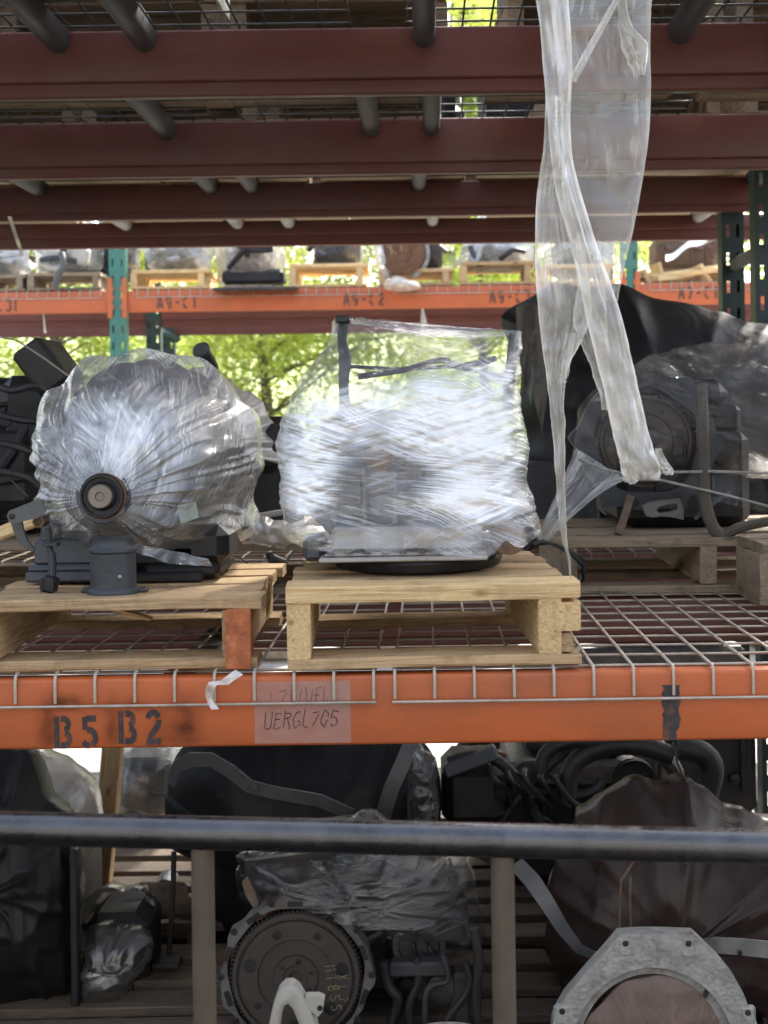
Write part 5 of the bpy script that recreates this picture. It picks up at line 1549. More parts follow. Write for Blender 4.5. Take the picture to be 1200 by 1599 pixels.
# centre engine with flywheel
fc = P(462, 1527, 2.80)
tf = thing('flywheel_engine', 'engine with a round brown flywheel facing out and black film over its top, bottom middle', 'engine', (P(560, 1599, 2.9).x, 3.0, ZG), 'engines stored on the ground')
engine(tf, (P(560, 1599, 2.9).x, 2.95, ZG), .44, .42, .25, 9, body='black', cover='black')
fwo = flywheel(tf, fc, S(100, 2.80), 'flywheel')
yk = fc.y - .0016
lettering(fwo, 'M1855', (P(508, 1508, 2.8).x, yk, P(508, 1508, 2.8).z), (.12, 0, -1), (1, 0, .12), .022, .0195, .09, M['marker'], off=.0005, name='marker_writing')
lettering(fwo, 'XL7', (P(528, 1522, 2.8).x, yk, P(528, 1522, 2.8).z), (.05, 0, -1), (1, 0, .05), .018, .022, .09, M['marker'], off=.0005, name='marker_writing')
oi_ = [(376, 1345), (390, 1330), (440, 1326), (500, 1318), (545, 1282), (575, 1272), (610, 1288), (680, 1322), (722, 1336), (742, 1370), (748, 1430), (744, 1480), (700, 1492), (640, 1480), (560, 1462), (480, 1428), (430, 1412), (392, 1408), (376, 1380)]
pts, uv, dn = pillow(oi_, 2.92, .12, .18, n=260, rows=60, amp=.020, freq=14, stretch=(.7, 1.6), seed=23, fold=.01, folds=30)
sheet('plastic_wrap', pts, uv, np.full(dn.shape, 1.1), M['wrap_black'], tf)
g = G().prism([P(x, y, 2.88) for x, y in [(382, 1345), (545, 1325), (700, 1380), (735, 1470), (640, 1470), (440, 1405), (385, 1385)]], [P(x, y, 2.88) + Vector((0, .25, 0)) for x, y in [(382, 1345), (545, 1325), (700, 1380), (735, 1470), (640, 1470), (440, 1405), (385, 1385)]])
obj('intake_manifold', g, M['black'], tf)
g = G().plate([(378, 1378), (386, 1372), (396, 1390), (404, 1412), (396, 1418), (384, 1398)], 2.80, .012)
obj('lifting_eye', g, M['rust_block'], tf)
for k, (pts_, r_, m_) in enumerate((([(600, 1500), (608, 1540), (622, 1560), (612, 1599)], .011, 'black'), ([(650, 1495), (655, 1530), (640, 1570), (645, 1620)], .009, 'black'), ([(690, 1490), (700, 1530), (668, 1545), (664, 1610)], .006, 'iron'), ([(725, 1500), (734, 1540), (700, 1590), (690, 1620)], .008, 'black'), ([(740, 1450), (748, 1500), (744, 1560), (750, 1620)], .010, 'rubber'))):
    obj('pipe', G().tube([P(x, y, 2.84 - .01 * k) for x, y in pts_], r_, 9), M[m_], tf)
g = G().lathe([(.03, .05), (.03, .0), (.02, -.004), (.004, -.004)], P(690, 1545, 2.84), (0, 1, 0), 18).box(P(655, 1510, 2.84), (.12, .04, .03), ch=.006).box(P(720, 1560, 2.86), (.04, .05, .12), ch=.008)
obj('alternator', g, M['iron'], tf)
# pale bracket casting in front, and the pail lid
tw = thing('bracket_casting', 'white painted hooked bracket standing in front of the flywheel, bottom edge', 'bracket', P(470, 1620, 2.45), None)
hk = [(404, 1760), (410, 1680), (418, 1610), (426, 1572), (434, 1550), (444, 1540), (456, 1539), (466, 1546), (474, 1560), (484, 1578), (494, 1604), (512, 1680), (524, 1760), (500, 1760), (488, 1690), (474, 1622), (464, 1594), (457, 1578), (450, 1570), (444, 1573), (439, 1590), (434, 1630), (428, 1690), (424, 1760)]
obj('hook', G().cast_plate(hk, 2.44, .035, .007), M['white'], tw, smooth=50)
g = G().prism([P(x, y, 2.446) for x, y in [(470, 1568), (478, 1556), (498, 1556), (507, 1560), (504, 1580), (497, 1588), (484, 1578)]], [P(x, y, 2.44) + Vector((0, .02, 0)) for x, y in [(470, 1568), (478, 1556), (498, 1556), (507, 1560), (504, 1580), (497, 1588), (484, 1578)]])
tab = obj('tab', g, M['white'], tw)
obj('bolt_hole', G().lathe([(.005, -.001), (.001, -.0012)], P(500, 1574, 2.4455), (0, 1, 0), 12), M['black'], tab)
q = P(470, 1760, 2.45)
obj('foot', G().box((q.x, q.y + .03, .32), (.16, .12, .09), ch=.015), M['white'], tw)
qd = P(698, 1588, 2.535)
single('pail', G().lathe([(.075, .29), (.092, .5 * 0 + qd.z - .02 - .004), (.096, qd.z - .018), (.095, qd.z - .010), (.085, qd.z - .004), (.05, qd.z), (.001, qd.z + .001)], (qd.x, 2.44, 0), (0, 0, 1), 40), M['white'], 'round white lid of a pail just showing at the bottom edge', 'pail', smooth=50)
g = None
# silver bell housing with brown plastic inside
DS = 2.52
tbh = thing('bell_housing', 'silver aluminium bell housing facing out with brown plastic across its opening, lower right', 'bell housing', (P(1025, 1620, DS).x, DS + .1, ZG), None)
sc_ = P(1025, 1640, DS)
outer_px = [(968, 1460), (1000, 1458), (1040, 1458), (1085, 1460), (1104, 1478), (1126, 1500), (1146, 1524), (1162, 1552), (1172, 1580), (1182, 1592), (1186, 1622), (1184, 1700), (1160, 1780), (1025, 1825), (890, 1780), (866, 1700), (862, 1622), (864, 1594), (876, 1570), (884, 1556), (900, 1538), (922, 1512), (946, 1486)]
def resample(px, n):
    q = np.array(px + [px[0]], float)
    d_ = np.concatenate([[0], np.cumsum(np.linalg.norm(np.diff(q, axis=0), axis=1))])
    s_ = np.linspace(0, d_[-1], n, endpoint=False)
    return [(np.interp(v, d_, q[:, 0]), np.interp(v, d_, q[:, 1])) for v in s_]
op = resample(outer_px, 96)
def inner_at(p, k=1.0):
    a = math.atan2(p[1] - 1650, p[0] - 1020)
    rx, ry = 128 * k, 139 * k
    return (1020 + rx * math.cos(a), 1650 + ry * math.sin(a))
ip = [inner_at(p) for p in op]
fp = obj('flange', G().ring_plate([P(x, y, DS) for x, y in op], [P(x, y, DS) for x, y in ip], .035), M['alu'], tbh, smooth=30)
g = G()
vv = []
for kk, yy in ((1.0, .030), (.97, .05), (.90, .075)):
    vv += [P(*inner_at(p, kk), DS) + Vector((0, yy, 0)) for p in op]
m_ = len(op)
g.add(vv, [(i * m_ + k, i * m_ + (k + 1) % m_, (i + 1) * m_ + (k + 1) % m_, (i + 1) * m_ + k) for i in range(2) for k in range(m_)])
obj('inner_wall', g, M['alu_dirty'], tbh)
obj('inner_rim', G().ring_plate([P(*inner_at(p, .995), DS) + Vector((0, .009, 0)) for p in op], [P(*inner_at(p, .90), DS) + Vector((0, .013, 0)) for p in op], .02), M['alu'], tbh, smooth=30)
for (x, y) in ((977, 1476), (1075, 1476), (878, 1582), (1168, 1584)):
    c_ = P(x, y, DS)
    b_ = obj('bolt_boss', G().box(c_ + Vector((0, .0045, -.004)), (.030, .012, .038), ch=.0055), M['alu'], tbh)
    obj('bolt_hole', G().lathe([(.0055, -.0015), (.0050, -.0018), (.001, -.0018)], c_ + Vector((0, -.0017, .004)), (0, 1, 0), 14), M['black'], b_)
obj('rib', G().tube([P(1022, 1462, DS), P(1028, 1478, DS), P(1029, 1506, DS)], .003, 6), M['alu'], tbh)
ob = [(905, 1640), (920, 1590), (945, 1558), (975, 1535), (1010, 1524), (1050, 1522), (1090, 1534), (1125, 1570), (1145, 1630), (1140, 1720), (1025, 1780), (910, 1720)]
pts, uv, dn = pillow(ob, DS + .020, .016, .03, n=160, rows=44, amp=.014, freq=11, stretch=(.7, 1.3), seed=27, sq=4)
sheet('plastic_cover', pts, uv, dn, M['tarp_pink'], tbh)
obj('torn_hole', G().plate([(1100, 1548), (1112, 1536), (1120, 1532), (1116, 1544), (1106, 1552), (1104, 1560), (1098, 1556)], DS + .006, .002), M['black'], tbh)
# brown tarp covered engine with straps
tt = thing('covered_engine', 'large engine under dark brown plastic behind the silver bell housing', 'covered engine', (P(1040, 1500, 3.0).x, 3.0, ZG), 'engines stored on the ground')
obr = [(885, 1300), (900, 1275), (950, 1245), (1000, 1225), (1050, 1219), (1095, 1230), (1125, 1255), (1170, 1270), (1215, 1290), (1330, 1340), (1340, 1540), (1200, 1620), (1000, 1640), (900, 1590), (872, 1520), (862, 1430), (868, 1350)]
pts, uv, dn = pillow(obr, 3.0, .2, .26, n=260, rows=64, amp=.035, freq=6, stretch=(1.5, .6), seed=31, c=(1040, 1430), fold=.03, folds=26)
sheet('brown_sheet', pts, uv, dn, M['tarp_brown'], tt)
obj('cord', G().tube([P(990, 1345, 2.79), P(970, 1375, 2.78), P(967, 1460, 2.78)], .0025, 6), M['rust_block'], tt)
obj('cord', G().tube([P(985, 1370, 2.785), P(984, 1400, 2.78), P(986, 1460, 2.78)], .0025, 6), M['rust_block'], tt)
g = G().strap([P(1085, 1482, 2.74), P(1120, 1476, 2.72), P(1155, 1478, 2.72), P(1210, 1484, 2.74), P(1300, 1500, 2.8)], .034, .002, (0, -.15, 1))
bd = single('steel_band', g, M['band_steel'], 'bright galvanised band round the brown covered engine, right edge', 'steel band', smooth=60)
obj('rivet', G().lathe([(.005, -.001), (.003, -.003), (.001, -.003)], P(1156, 1488, 2.717), (0, 1, 0), 10), M['black'], bd)
g = G().strap([P(806, 1348, 2.82), P(832, 1376, 2.78), P(856, 1412, 2.76), P(878, 1448, 2.76), (P(905, 1482, 2.78)), P(928, 1492, 2.8)], [.032, .034, .03, .026, .02, .016], .004, (1, .2, .35))
single('strap', g, M['strap_grey'], 'stiff grey strap curling down left of the brown covered engine', 'strap', smooth=60)
# big black covered engine, left of centre, with belt
tg = thing('covered_engine', 'big engine under black plastic with a riveted grey belt across, below the B5 B2 beam', 'covered engine', (P(480, 1300, 3.5).x, 3.5, .15), 'engines stored on the ground')
obk = [(262, 1240), (276, 1190), (310, 1150), (380, 1130), (500, 1125), (620, 1132), (668, 1160), (684, 1210), (686, 1290), (690, 1400), (640, 1480), (480, 1500), (330, 1480), (330, 1320), (300, 1260), (290, 1215), (280, 1260), (275, 1330)]
pts, uv, dn = pillow(obk, 3.5, .16, .3, n=240, rows=50, amp=.02, freq=6, seed=37, c=(500, 1330), fold=.015, folds=18)
sheet('black_sheet', pts, uv, dn, M['tarp_black'], tg)
belt = [P(268, 1225, 3.34), P(278, 1196, 3.31), P(300, 1186, 3.29), P(330, 1186, 3.28), P(360, 1204, 3.27), P(390, 1228, 3.27), P(430, 1238, 3.27), P(500, 1250, 3.27), P(550, 1272, 3.28)]
bl = obj('belt', G().strap(belt, [.02, .03, .036, .036, .036, .034, .032, .032, .03], .004, (0, -.25, 1)), M['strap_grey'], tg, smooth=60)
obj('rivet', G().lathe([(.008, -.001), (.008, -.003), (.005, -.003), (.004, .0), (.001, .0)], P(397, 1229, 3.262), (0, 1, 0), 12), M['deck_grey'], bl)
obj('belt', G().strap([P(642, 1160, 3.34), P(630, 1190, 3.31), P(612, 1230, 3.31), P(598, 1275, 3.33)], .036, .004, (1, 0, 0)), M['strap_grey'], tg, smooth=60)
ow2 = [(640, 1150), (664, 1170), (682, 1190), (684, 1230), (684, 1290), (664, 1300), (640, 1290), (636, 1220)]
pts, uv, dn = pillow(ow2, 3.36, .05, .1, n=90, rows=24, amp=.02, freq=22, seed=41)
sheet('plastic_wrap', pts, uv, np.full(dn.shape, 1.), M['wrap_grey'], tg)
# black engine right of it
tq = thing('dark_engine', 'bare black engine with curved pipes below the right half of the orange beam', 'engine', (P(890, 1330, 3.7).x, 3.7, .29), 'engines stored on the ground')
engine(tq, (P(900, 1400, 3.6).x, 3.62, .29), .62, .5, .42, 15, body='black', cover='black')
for pts_, r_ in (([(845, 1215), (850, 1180), (880, 1160), (930, 1158), (970, 1170)], .018), ([(885, 1250), (895, 1195), (940, 1168), (1000, 1165), (1050, 1180)], .024), ([(1060, 1168), (1096, 1176), (1112, 1200), (1100, 1250)], .03), ([(700, 1190), (740, 1180), (780, 1190), (830, 1240)], .014), ([(1100, 1180), (1118, 1188), (1116, 1205)], .008)):
    obj('pipe', G().tube([P(x, y, 3.5) for x, y in pts_], r_, 12), M['rubber'], tq)
obj('coil_rail', G().box(P(735, 1188, 3.5), (.14, .05, .035), Matrix.Rotation(-.35, 3, 'Y'), ch=.006), M['iron_blue'], tq)
obj('side_housing', G().box((P(740, 1240, 3.5).x, 3.62, P(740, 1245, 3.5).z), (.16, .24, .16), ch=.03), M['black'], tq)
for k in range(5):
    obj('hose', G().tube([P(760 + 30 * k, 1190 + 6 * k, 3.52), P(772 + 24 * k, 1215, 3.46), P(790 + 26 * k, 1232 + 5 * k, 3.48), P(800 + 30 * k, 1262, 3.54)], .007, 7), M['rubber' if k % 2 else 'iron'], tq)
obj('wire', G().tube([P(1052, 1160, 2.6), P(1058, 1190, 2.65), P(1068, 1216, 2.72)], .0022, 5), M['deck_grey'], tq)
# left: black engine in shade and the things behind it
tz = thing('dark_engine', 'large black engine in deep shade filling the lower left corner', 'engine', (P(30, 1500, 2.9).x, 2.9, ZG), 'engines stored on the ground')
engine(tz, (P(-20, 1560, 2.9).x, 3.08, ZG), .28, .5, .36, 19, body='black', cover='black', extra=False)
ozz = [(-80, 1180), (30, 1168), (52, 1200), (70, 1240), (100, 1275), (116, 1330), (118, 1400), (112, 1480), (100, 1540), (40, 1560), (-80, 1560)]
pts, uv, dn = pillow(ozz, 2.98, .10, .25, n=220, rows=60, amp=.022, freq=16, seed=43, fold=.02, folds=26, stretch=(1.4, .7))
sheet('black_sheet', pts, uv, dn, M['tarp_black'], tz)
obj('side_post', G().box(P(118, 1450, 2.95), (.016, .03, .34), ch=.003), M['black'], tz)
tv = thing('wrapped_engine', 'engine in dusty beige film just under the beam at lower left', 'engine', (P(95, 1300, 3.5).x, 3.5, .3), 'engines stored on the ground')
ov = [(30, 1170), (70, 1176), (110, 1196), (140, 1226), (152, 1270), (148, 1320), (100, 1400), (20, 1400)]
pts, uv, dn = pillow(ov, 3.4, .1, .2, n=140, rows=34, amp=.02, freq=10, stretch=(.7, 1.6), seed=47)
sheet('plastic_wrap', pts, uv, np.full(dn.shape, 1.4), M['wrap_beige'], tv)
engine(tv, (P(80, 1330, 3.45).x, 3.45, .3), .2, .25, .26, 21, extra=False)
tgb = thing('grey_engine', 'grey engine block in old film behind the upright board at lower left', 'engine', (P(235, 1300, 4.2).x, 4.2, .2), 'engines stored on the ground')
og = [(186, 1160), (240, 1150), (275, 1160), (284, 1190), (280, 1240), (262, 1290), (210, 1300), (180, 1280), (182, 1220)]
pts, uv, dn = pillow(og, 4.1, .14, .2, n=120, rows=30, amp=.02, freq=9, seed=53)
sheet('plastic_wrap', pts, uv, np.full(dn.shape, 1.), M['wrap_grey'], tgb)
obj('engine_block', G().box((P(232, 1230, 4.2).x, 4.25, P(232, 1235, 4.2).z), (.16, .22, .22), ch=.02), M['iron'], tgb)
obj('base_block', G().box((P(232, 1230, 4.2).x, 4.25, .30), (.2, .24, .24), ch=.02), M['black'], tgb)
a_, b_ = P(176, 1165, 3.7), P(166, 1300, 3.7)
g = G().plank((0, 0, 0), (.62, .055, .05), rnd=random.Random(2))
pb_ = bpy.data.objects.new('upright_board', mesh_from('upright_board', g.v, g.f, M['wood'])); COL.objects.link(pb_)
pb_.location = P(168, 1260, 3.72); pb_.rotation_euler = (0, PI / 2 + .10, 0)
pb_['label'] = 'upright sawn board standing under the beam at lower left'; pb_['category'] = 'board'
ol = [(168, 1200), (190, 1196), (205, 1210), (200, 1230), (175, 1240), (110, 1180)]
tp_ = thing('plastic_heap', 'heap of grey crumpled plastic over parts on the pallets at lower left', 'plastic heap', P(190, 1560, 3.0), None)
for k, (opx, D_) in enumerate((([(128, 1420), (160, 1395), (205, 1392), (236, 1405), (240, 1440), (222, 1470), (170, 1480), (126, 1470)], 3.2), ([(124, 1470), (170, 1450), (215, 1455), (240, 1480), (220, 1520), (170, 1560), (120, 1560)], 3.0))):
    pts, uv, dn = pillow(opx, D_, .07, .12, n=120, rows=30, amp=.03, freq=16, seed=61 + k, fold=.01)
    sheet('crumpled_film', pts, uv, np.full(dn.shape, .7), M['wrap_grey'], tp_)
obj('casting', G().box((P(185, 1480, 3.1).x, 3.16, P(185, 1500, 3.1).z), (.14, .2, .22), ch=.03), M['black'], tp_)
obj('casting', G().lathe([(.04, .1), (.045, .0), (.03, -.02), (.01, -.02)], P(222, 1408, 3.3), (.8, .4, -.1), 18), M['rust_block'], tp_)
obj('casting', G().lathe([(.03, .12), (.033, .0), (.02, -.012), (.01, -.012)], P(282, 1420, 3.5), (1, .2, -.1), 16), M['rust_block'], tp_)
obj('casting', G().lathe([(.03, .06), (.03, .0), (.02, -.012), (.01, -.012)], P(258, 1390, 3.7), (0, 1, .1), 16), M['iron_blue'], tp_)
tr_ = thing('thin_rod', 'thin black bar with a flat foot standing behind the left rail post', 'bar', P(264, 1505, 3.1), None)
obj('bar', G().tube([P(272, 1330, 3.1), P(270, 1400, 3.1), P(264, 1490, 3.1)], .006, 8), M['black'], tr_)
obj('foot_plate', G().box(P(262, 1503, 3.1), (.06, .05, .012), ch=.003), M['black'], tr_)

# ---------------------------------------------------------------- guard rail
ra_, rb_ = P(-60, 1291, 1.70), P(1260, 1324, 1.575)
tg_ = thing('guard_rail', 'grey steel pipe guard rail running across the foreground on two posts', 'guard rail', ((ra_.x + rb_.x) / 2, 1.64, 0), None)
dd = rb_ - ra_
ra2, rb2 = ra_ - dd * .6, rb_ + dd * .6
obj('top_rail', G().tube([ra2 + (rb2 - ra2) * k / 12 for k in range(13)], .0196, 24), M['rail'], tg_, smooth=60)
for px in (319, 787):
    f = (px + 60) / 1320
    q = ra_ + dd * f
    x = P(px, 1500, q.y).x
    obj('rail_post', G().tube([(x, q.y, 0), (x, q.y, q.z * .5), (x, q.y, q.z - .017)], .0136, 20), M['rail_post'], tg_, smooth=60)
# ---------------------------------------------------------------- far rack goods
ztf = zf1 + .006
def far_pallet(label, px0, px1, h_px, seed, mat='wood', D=8.52, nb=5, rz=0):
    a, b = P(px0, 455, D), P(px1, 455, D)
    return pallet(label, ((a.x + b.x) / 2, D, ztf + .003), rz, b.x - a.x, .56, S(h_px, D), M[mat], group='pallets on the far rack', nb=nb, bw=.085, stringers=(0, .94), seed=seed)
far_pallet('pallet at the left edge of the far rack', -40, 40, 26, 101, 'wood_grey', rz=R(-4))
far_pallet('greyish pallet left of the teal post on the far rack', 44, 160, 28, 102, 'wood_grey', rz=R(4))
far_pallet('clean pale pallet right of the teal post on the far rack', 204, 326, 30, 103, 'wood_new')
far_pallet('pale pallet above the A9-C2 marking on the far rack', 452, 574, 36, 104, 'wood_new')
far_pallet('pallet under the rusty flywheel on the far rack', 592, 708, 27, 105, 'wood')
far_pallet('pallet with a thick front board above the A9-C3 marking', 720, 836, 36, 106, 'wood', rz=R(-1))
far_pallet('pallet seen through the hanging film on the far rack', 846, 960, 30, 107, 'wood_new')
def far_load(label, outline, mat, seed, D=8.75, dens=1.0, core='black', cat='engine', amp=.03, name='wrapped_engine', parts=True):
    xs, ys = [p[0] for p in outline], [p[1] for p in outline]
    base = P((min(xs) + max(xs)) / 2, max(ys), D)
    t = thing(name, label, cat, base, 'engines on the far rack')
    w, h = S(max(xs) - min(xs), D), S(max(ys) - min(ys), D)
    pts, uv, dn = pillow(outline, D, .12, .16, n=110, rows=28, amp=amp, freq=9, seed=seed, fold=.015)
    sheet('plastic_wrap', pts, uv, np.full(dn.shape, dens), M[mat], t)
    if parts:
        engine(t, (base.x, D - .03, base.z), w * 1.1, .3, h * .93, seed, body=core, cover='iron', extra=False)
        rnd = random.Random(seed)
        for k in range(3):
            a = Vector((base.x + rnd.uniform(-.4, .4) * w, D - .16, base.z + h * rnd.uniform(.1, .6)))
            b = Vector((base.x + rnd.uniform(-.4, .4) * w, D - .16, base.z + h * rnd.uniform(.1, .6)))
            obj('hose', G().tube([a, (a + b) / 2 + Vector((0, -.03, rnd.uniform(-.1, .1))), b], .018, 7), M[rnd.choice(['rubber', 'alu', 'iron'])], t)
    return t
T_ = 330       # tops run up behind the maroon beam
far_load('engine in grey film at the left end of the far rack', [(-60, T_), (20, 340), (40, 372), (42, 405), (38, 428), (-60, 430)], 'wrap_clear', 201)
t = far_load('silver and white engine left of the teal post on the far rack', [(60, T_), (130, 335), (158, 360), (162, 400), (150, 426), (70, 428), (58, 400)], 'wrap_clear', 202, core='alu', dens=.7)
for (x, y, w_, h_) in ((82, 397, .10, .07), (126, 400, .11, .10), (84, 418, .10, .045)):
    obj('white_cover', G().box(P(x, y, 8.52), (w_, .06, h_), Matrix.Rotation(.15, 3, 'Y'), ch=.015), M['white'], t)
obj('hose', G().tube([P(96, 395, 8.45), P(100, 415, 8.42), P(92, 428, 8.40), P(86, 450, 8.40)], .02, 8), M['deck_grey'], t)
obj('gear_row', G().tube([P(64, 406, 8.5), P(90, 403, 8.48), P(120, 408, 8.5)], .018, 8), M['iron'], t)
far_load('dark covered engine behind the teal post on the far rack', [(150, T_), (200, T_), (216, 380), (212, 430), (160, 436)], 'wrap_grey', 203, D=9.0)
far_load('engine in torn clear film on the clean pallet of the far rack', [(226, T_), (320, 335), (332, 380), (330, 408), (318, 424), (240, 424), (226, 400)], 'wrap_clear', 204, core='iron', dens=.9)
t = far_load('black engine under dusty film standing low between two far pallets', [(336, T_), (436, T_), (444, 380), (442, 420), (430, 444), (350, 446), (340, 420)], 'wrap_beige', 205, core='black', dens=.8)
obj('skid_board', G().box(P(402, 453, 8.5), (.50, .3, .014), ch=.003), M['iron'], t)
obj('lower_block', G().box(P(398, 434, 8.75), (.38, .2, .09), ch=.02), M['black'], t)
far_load('dark engine in shiny film above the A9-C2 marking', [(478, T_), (560, 335), (578, 370), (580, 405), (566, 418), (490, 418), (474, 395)], 'wrap_black', 206)
far_load('sheet of white film hanging beside the rusty flywheel on the far rack', [(584, T_), (598, 345), (604, 390), (612, 440), (596, 438), (586, 400)], 'wrap_white', 207, D=8.6, parts=False, name='plastic_bag', cat='plastic bag')
t = far_load('black engine with a rusty round flywheel on the far rack', [(604, T_), (690, T_), (706, 372), (708, 405), (696, 420), (620, 422), (604, 400)], 'wrap_dark', 208, core='black', dens=.5)
fq = P(629, 394, 8.5)
fo_ = obj('flywheel', G().lathe([(.135, .04), (.135, .0), (.12, -.003), (.06, -.003), (.055, .004), (.004, .004)], fq, (0, 1, 0), 40), M['rust'], t)
lettering(fo_, 'X7', (fq.x - .07, fq.y - .003, fq.z - .02), (.9, 0, .4), (-.4, 0, .9), .07, .06, .12, M['marker'], name='marker_writing')
obj('housing_face', G().ring_plate([fq + Vector((.165 * math.cos(a), .03, .165 * math.sin(a))) for a in np.linspace(-1.2, 1.2, 24)] , [fq + Vector((.142 * math.cos(a), .03, .142 * math.sin(a))) for a in np.linspace(-1.2, 1.2, 24)], .03), M['alu'], t)
far_load('engine in bluish film above the A9-C3 marking', [(724, 420), (716, 400), (738, 360), (752, T_), (812, T_), (830, 370), (832, 412), (820, 420)], 'wrap_clear', 209, dens=1.1, core='iron')
far_load('engine behind the hanging film on the far rack', [(850, T_), (950, T_), (960, 400), (940, 430), (860, 430)], 'wrap_clear', 210, core='black')
t = far_load('cluttered engine in clear film above the broken pallet boards', [(1000, T_), (1140, T_), (1160, 380), (1150, 420), (1010, 418), (998, 390)], 'wrap_dark', 211, core='rust', dens=1.5)
sh_ = np.array([[P(1040 + 66 * a, 398 - 34 * a + 10 * b + 3 * math.sin(a * 9), 8.5 - .05 * b) for b in np.linspace(0, 1, 8)] for a in np.linspace(0, 1, 30)])
sheet('film_fold', sh_, sh_[..., [0, 2]], np.full(sh_.shape[:2], 1.6), M['wrap_white'], t)
tbp = thing('broken_pallet', 'heap of broken fresh pallet boards at the right end of the far rack', 'broken pallet', P(1065, 445, 8.5), None)
rnd = random.Random(77)
for k, (x, y, L_, rot, m_) in enumerate(((1080, 424, .5, -.12, 'wood_new'), (1085, 432, .48, -.10, 'wood_new'), (1030, 428, .14, 1.35, 'wood_new'), (1012, 436, .12, 1.2, 'wood'), (1090, 440, .4, -.05, 'wood'), (1050, 443, .35, .08, 'wood_grey'), (1100, 438, .16, 1.0, 'wood_new'), (1030, 446, .3, .02, 'wood'), (1115, 446, .3, 0, 'wood_grey'))):
    q = P(x, y, 8.52 + .03 * (k % 3)); q.z = max(q.z, ztf + .03) - tbp.location.z
    board(tbp, 'deck_board', (q.x - tbp.location.x, q.y - tbp.location.y + .05, q.z), (L_, .09, .03), M[m_], (rnd.uniform(-.5, .5), rot * -1 * -1, rnd.uniform(-.3, .3)), k)
far_load('low grey bundle on the far rack under the rusty flywheel', [(604, 438), (620, 432), (650, 440), (654, 452), (606, 453)], 'wrap_beige', 213, D=8.42, parts=False, name='plastic_bag', cat='plastic bag', amp=.01)

# ---------------------------------------------------------------- goods on the overhead decks : pallets seen through the mesh, engines added to block sky and sun
up_pal = None
spots = []
for k, x in enumerate((-1.755, -1.23, -.705, -.18, .43, .96)):
    spots.append((x, 2.36, ZU + .006, .50, .66))
for k, x in enumerate((-1.77, -1.25, -.73, -.19, .46, 1.0)):
    spots.append((x, 3.30, 2.374, .52, .66))
for k, x in enumerate((-1.8, -1.27, -.74, -.20, .62, 1.2)):
    spots.append((x, 4.12, 2.36, .53, .62))
for k, x in enumerate((-1.75, -1.2, -.66, -.12, .45, 1.0)):
    spots.append((x, 4.83, 2.362, .53, .66))
for k, x in enumerate((-1.7, -1.12, -.58, -.04, .50, 1.05)):
    spots.append((x, 5.53, 2.342, .53, .66))
labs = ['leftmost', 'second from left', 'third from left', 'third from right', 'second from right', 'rightmost']
rows_ = ['nearest row', 'second row', 'third row', 'fourth row', 'last row']
first = None
for k, (x, y, z, w_, d_) in enumerate(spots):
    lab = f'pallet on the overhead decks, {labs[k % 6]} of the {rows_[k // 6]}'
    if first is None:
        first = pallet(lab, (x, y, z), 0, .51, .66, .12, M['wood_grey'], group='pallets on the overhead decks', nb=5, bw=.10, bottom=4, seed=301)
        p_ = first
    else:
        p_ = copy_tree(first)
        p_.location = (x, y, z); p_.rotation_euler = (0, 0, R((k * 37 % 7) - 3))
        p_['label'] = lab
firstb = None
for k, (x, y, z, w_, d_) in enumerate(spots):
    lab = f'engine added on the overhead decks to block sky, {labs[k % 6]} of the {rows_[k // 6]}'
    if firstb is None:
        tb_ = thing('covered_engine', lab, 'covered engine', (x, y + .33, z + .122), 'engines added overhead to block the sky')
        obj('engine_block', G().box((x, y + .33, z + .122 + .14), (.46, .62, .27), ch=.04).box((x + .02, y + .33, z + .122 + .40), (.36, .5, .25), ch=.08), M['black'], tb_)
        obj('oil_pan', G().box((x, y + .33, z + .1225 + .006), (.48, .64, .011), ch=.002), M['iron'], tb_)
        firstb = tb_
    else:
        c_ = copy_tree(firstb)
        c_.location = (x, y + .33, z + .122); c_['label'] = lab
        c_.rotation_euler = (0, 0, R((k * 53 % 9) - 4))

# unseen loads added past both edges to keep side light off the lower bay
side_first = None
for x, where in ((-2.35, 'left'), (1.85, 'right')):
    for y, row in ((2.78, 'nearest'), (4.5, 'middle')):
        for z, lev in ((0.0, 'ground'), (ZS + .004, 'shelf')):
            lab = f'unseen load added for shade past the {where} edge, {row} rack, {lev} level'
            xx = x + (-.45 if row == 'middle' and where == 'left' else .35 if row == 'middle' else 0)
            if side_first is None:
                side_first = thing('added_load', lab, 'added load', (xx, y, z), 'unseen loads added for shade')
                obj('skid', G().box((xx, y, z + .06), (1.1, .86, .12), ch=.01), M['wood_grey'], side_first)
                g = G()
                g.box((xx, y, z + .46), (1.04, .84, .68), ch=.09).box((xx - .1, y, z + .82), (.7, .6, .14), ch=.06)
                obj('black_sheet', g, M['tarp_black'], side_first)
            else:
                c_ = copy_tree(side_first); c_.location = (xx, y, z); c_['label'] = lab

for k in range(7):  # dark loads added to cover bright ground seen through the wire deck
    c_ = copy_tree(side_first); c_.location = (-3.9 + 1.3 * k, 9.05, .002); c_.rotation_euler = (0, 0, R((k * 29 % 7) - 3))
    c_['label'] = f"dark load added under the far rack to hide bright ground, {('leftmost', 'second from left', 'third from left', 'middle one', 'third from right', 'second from right', 'rightmost')[k]} of seven"
    c_['group'] = 'loads added under the far rack'

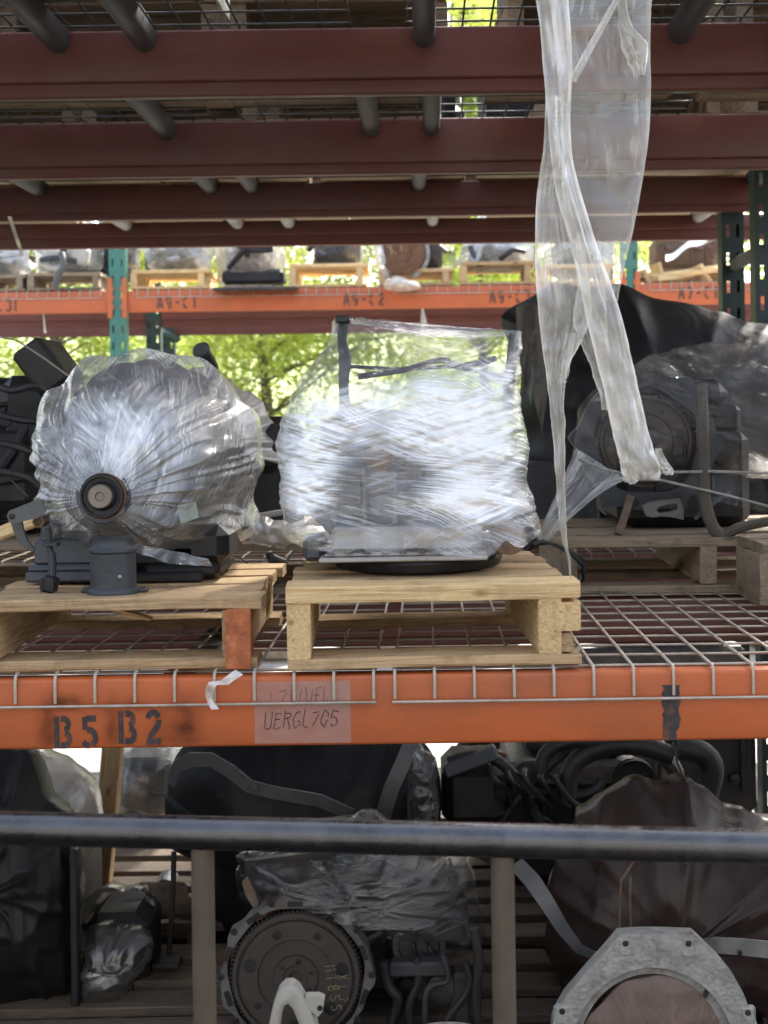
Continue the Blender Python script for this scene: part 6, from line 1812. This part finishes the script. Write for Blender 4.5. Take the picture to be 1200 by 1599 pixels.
# ---------------------------------------------------------------- trees beyond the racks
def tree(label, x, y, h, r, seed, mat, n=9000, ls=.075, low=.2):
    rs = np.random.RandomState(seed)
    t = thing('broadleaf_tree', label, 'tree', (x, y, 0), 'trees beyond the far rack')
    rnd = random.Random(seed)
    g = G().tube([(x, y, 0), (x + .05, y, h * .25), (x - .04, y + .05, h * .55), (x + .02, y, h * .85)], [.08, .06, .04, .015], 9)
    obj('trunk', g, M['bark'], t, smooth=60)
    tips = []
    g = G()
    for k in range(34):
        z0 = h * rnd.uniform(low * .5, .85)
        a = rnd.uniform(0, 2 * PI)
        L_ = r * rnd.uniform(.6, 1.05) * (1 - .45 * max(0, z0 / h - .4))
        d = Vector((math.cos(a), math.sin(a), rnd.uniform(-.05, .7)))
        p0 = Vector((x, y, z0)); p1 = p0 + d * L_ * .5 + Vector((0, 0, .08)); p2 = p0 + d * L_ + Vector((0, 0, rnd.uniform(-.2, .15)))
        g.tube([p0, p1, p2], [.016, .009, .003], 5)
        tips += [(p1, .30), ((p1 + p2) / 2, .34), (p2, .30)]
        for j in range(2):
            q = p1 + Vector((rnd.uniform(-.4, .4), rnd.uniform(-.4, .4), rnd.uniform(-.2, .4)))
            g.tube([p1, q], [.008, .003], 4); tips.append((q, .3))
    obj('limbs', g, M['bark'], t, smooth=60)
    tp = np.array([tuple(p) for p, _ in tips]); tr2 = np.array([s for _, s in tips])
    idx = rs.randint(0, len(tp), n)
    c = tp[idx] + rs.normal(0, 1, (n, 3)) * tr2[idx][:, None] * np.array([.62, .62, .5])
    a = rs.normal(0, 1, (n, 3)); a[:, 2] *= .6; a /= np.linalg.norm(a, axis=1, keepdims=True)
    b = np.cross(a, rs.normal(0, 1, (n, 3)) * .5 + np.array([0, 0, 1.0])); b /= np.linalg.norm(b, axis=1, keepdims=True)
    L1 = ls * rs.uniform(.6, 1.3, (n, 1)); W1 = L1 * rs.uniform(.32, .5, (n, 1))
    v = np.stack([c - a * L1, c + b * W1 - a * L1 * .1, c + a * L1, c - b * W1 - a * L1 * .1], 1).reshape(-1, 3)
    f = np.arange(n * 4).reshape(-1, 4)
    me = bpy.data.meshes.new('crown')
    me.from_pydata((v - np.array([x, y, 0])).tolist(), [], f.tolist())
    me.materials.append(M[mat])
    o = bpy.data.objects.new('crown', me); COL.objects.link(o); o.parent = t
    return t
tree('bright green tree directly behind the far rack, between the two transmissions', -1.5, 13.2, 4.4, 1.6, 1, 'leaf_a', 17000, .042)
tree('bright green tree at the left, seen beside the teal post', -3.6, 13.8, 4.6, 1.7, 2, 'leaf_a', 17000, .042)
tree('deep green tree behind the middle of the far rack', .6, 14.2, 4.6, 1.7, 3, 'leaf_a', 17000, .042)
tree('tall tree at the right, showing beyond the dark green post', 3.1, 14.0, 4.6, 1.7, 4, 'leaf_a', 17000, .042)
tree('tall tree further back left, behind the bright green trees', -2.6, 17.0, 7.0, 2.4, 5, 'leaf_a', 14000, .07, .45)
tree('tall tree further back right, behind the bright green trees', 1.4, 17.5, 7.5, 2.5, 6, 'leaf_a', 14000, .07, .45)
tree('round tree at the far left behind the rack', -5.8, 15.5, 5.5, 2.0, 7, 'leaf_b', 14000)
tree('round tree at the far right behind the rack', 5.4, 15.8, 5.8, 2.1, 8, 'leaf_b', 14000)
tree('tall tree in the distance seen through the overhead decks', .5, 22.0, 10.5, 3.2, 9, 'leaf_a', 20000, .14)
# fallen twig lines against the leaves
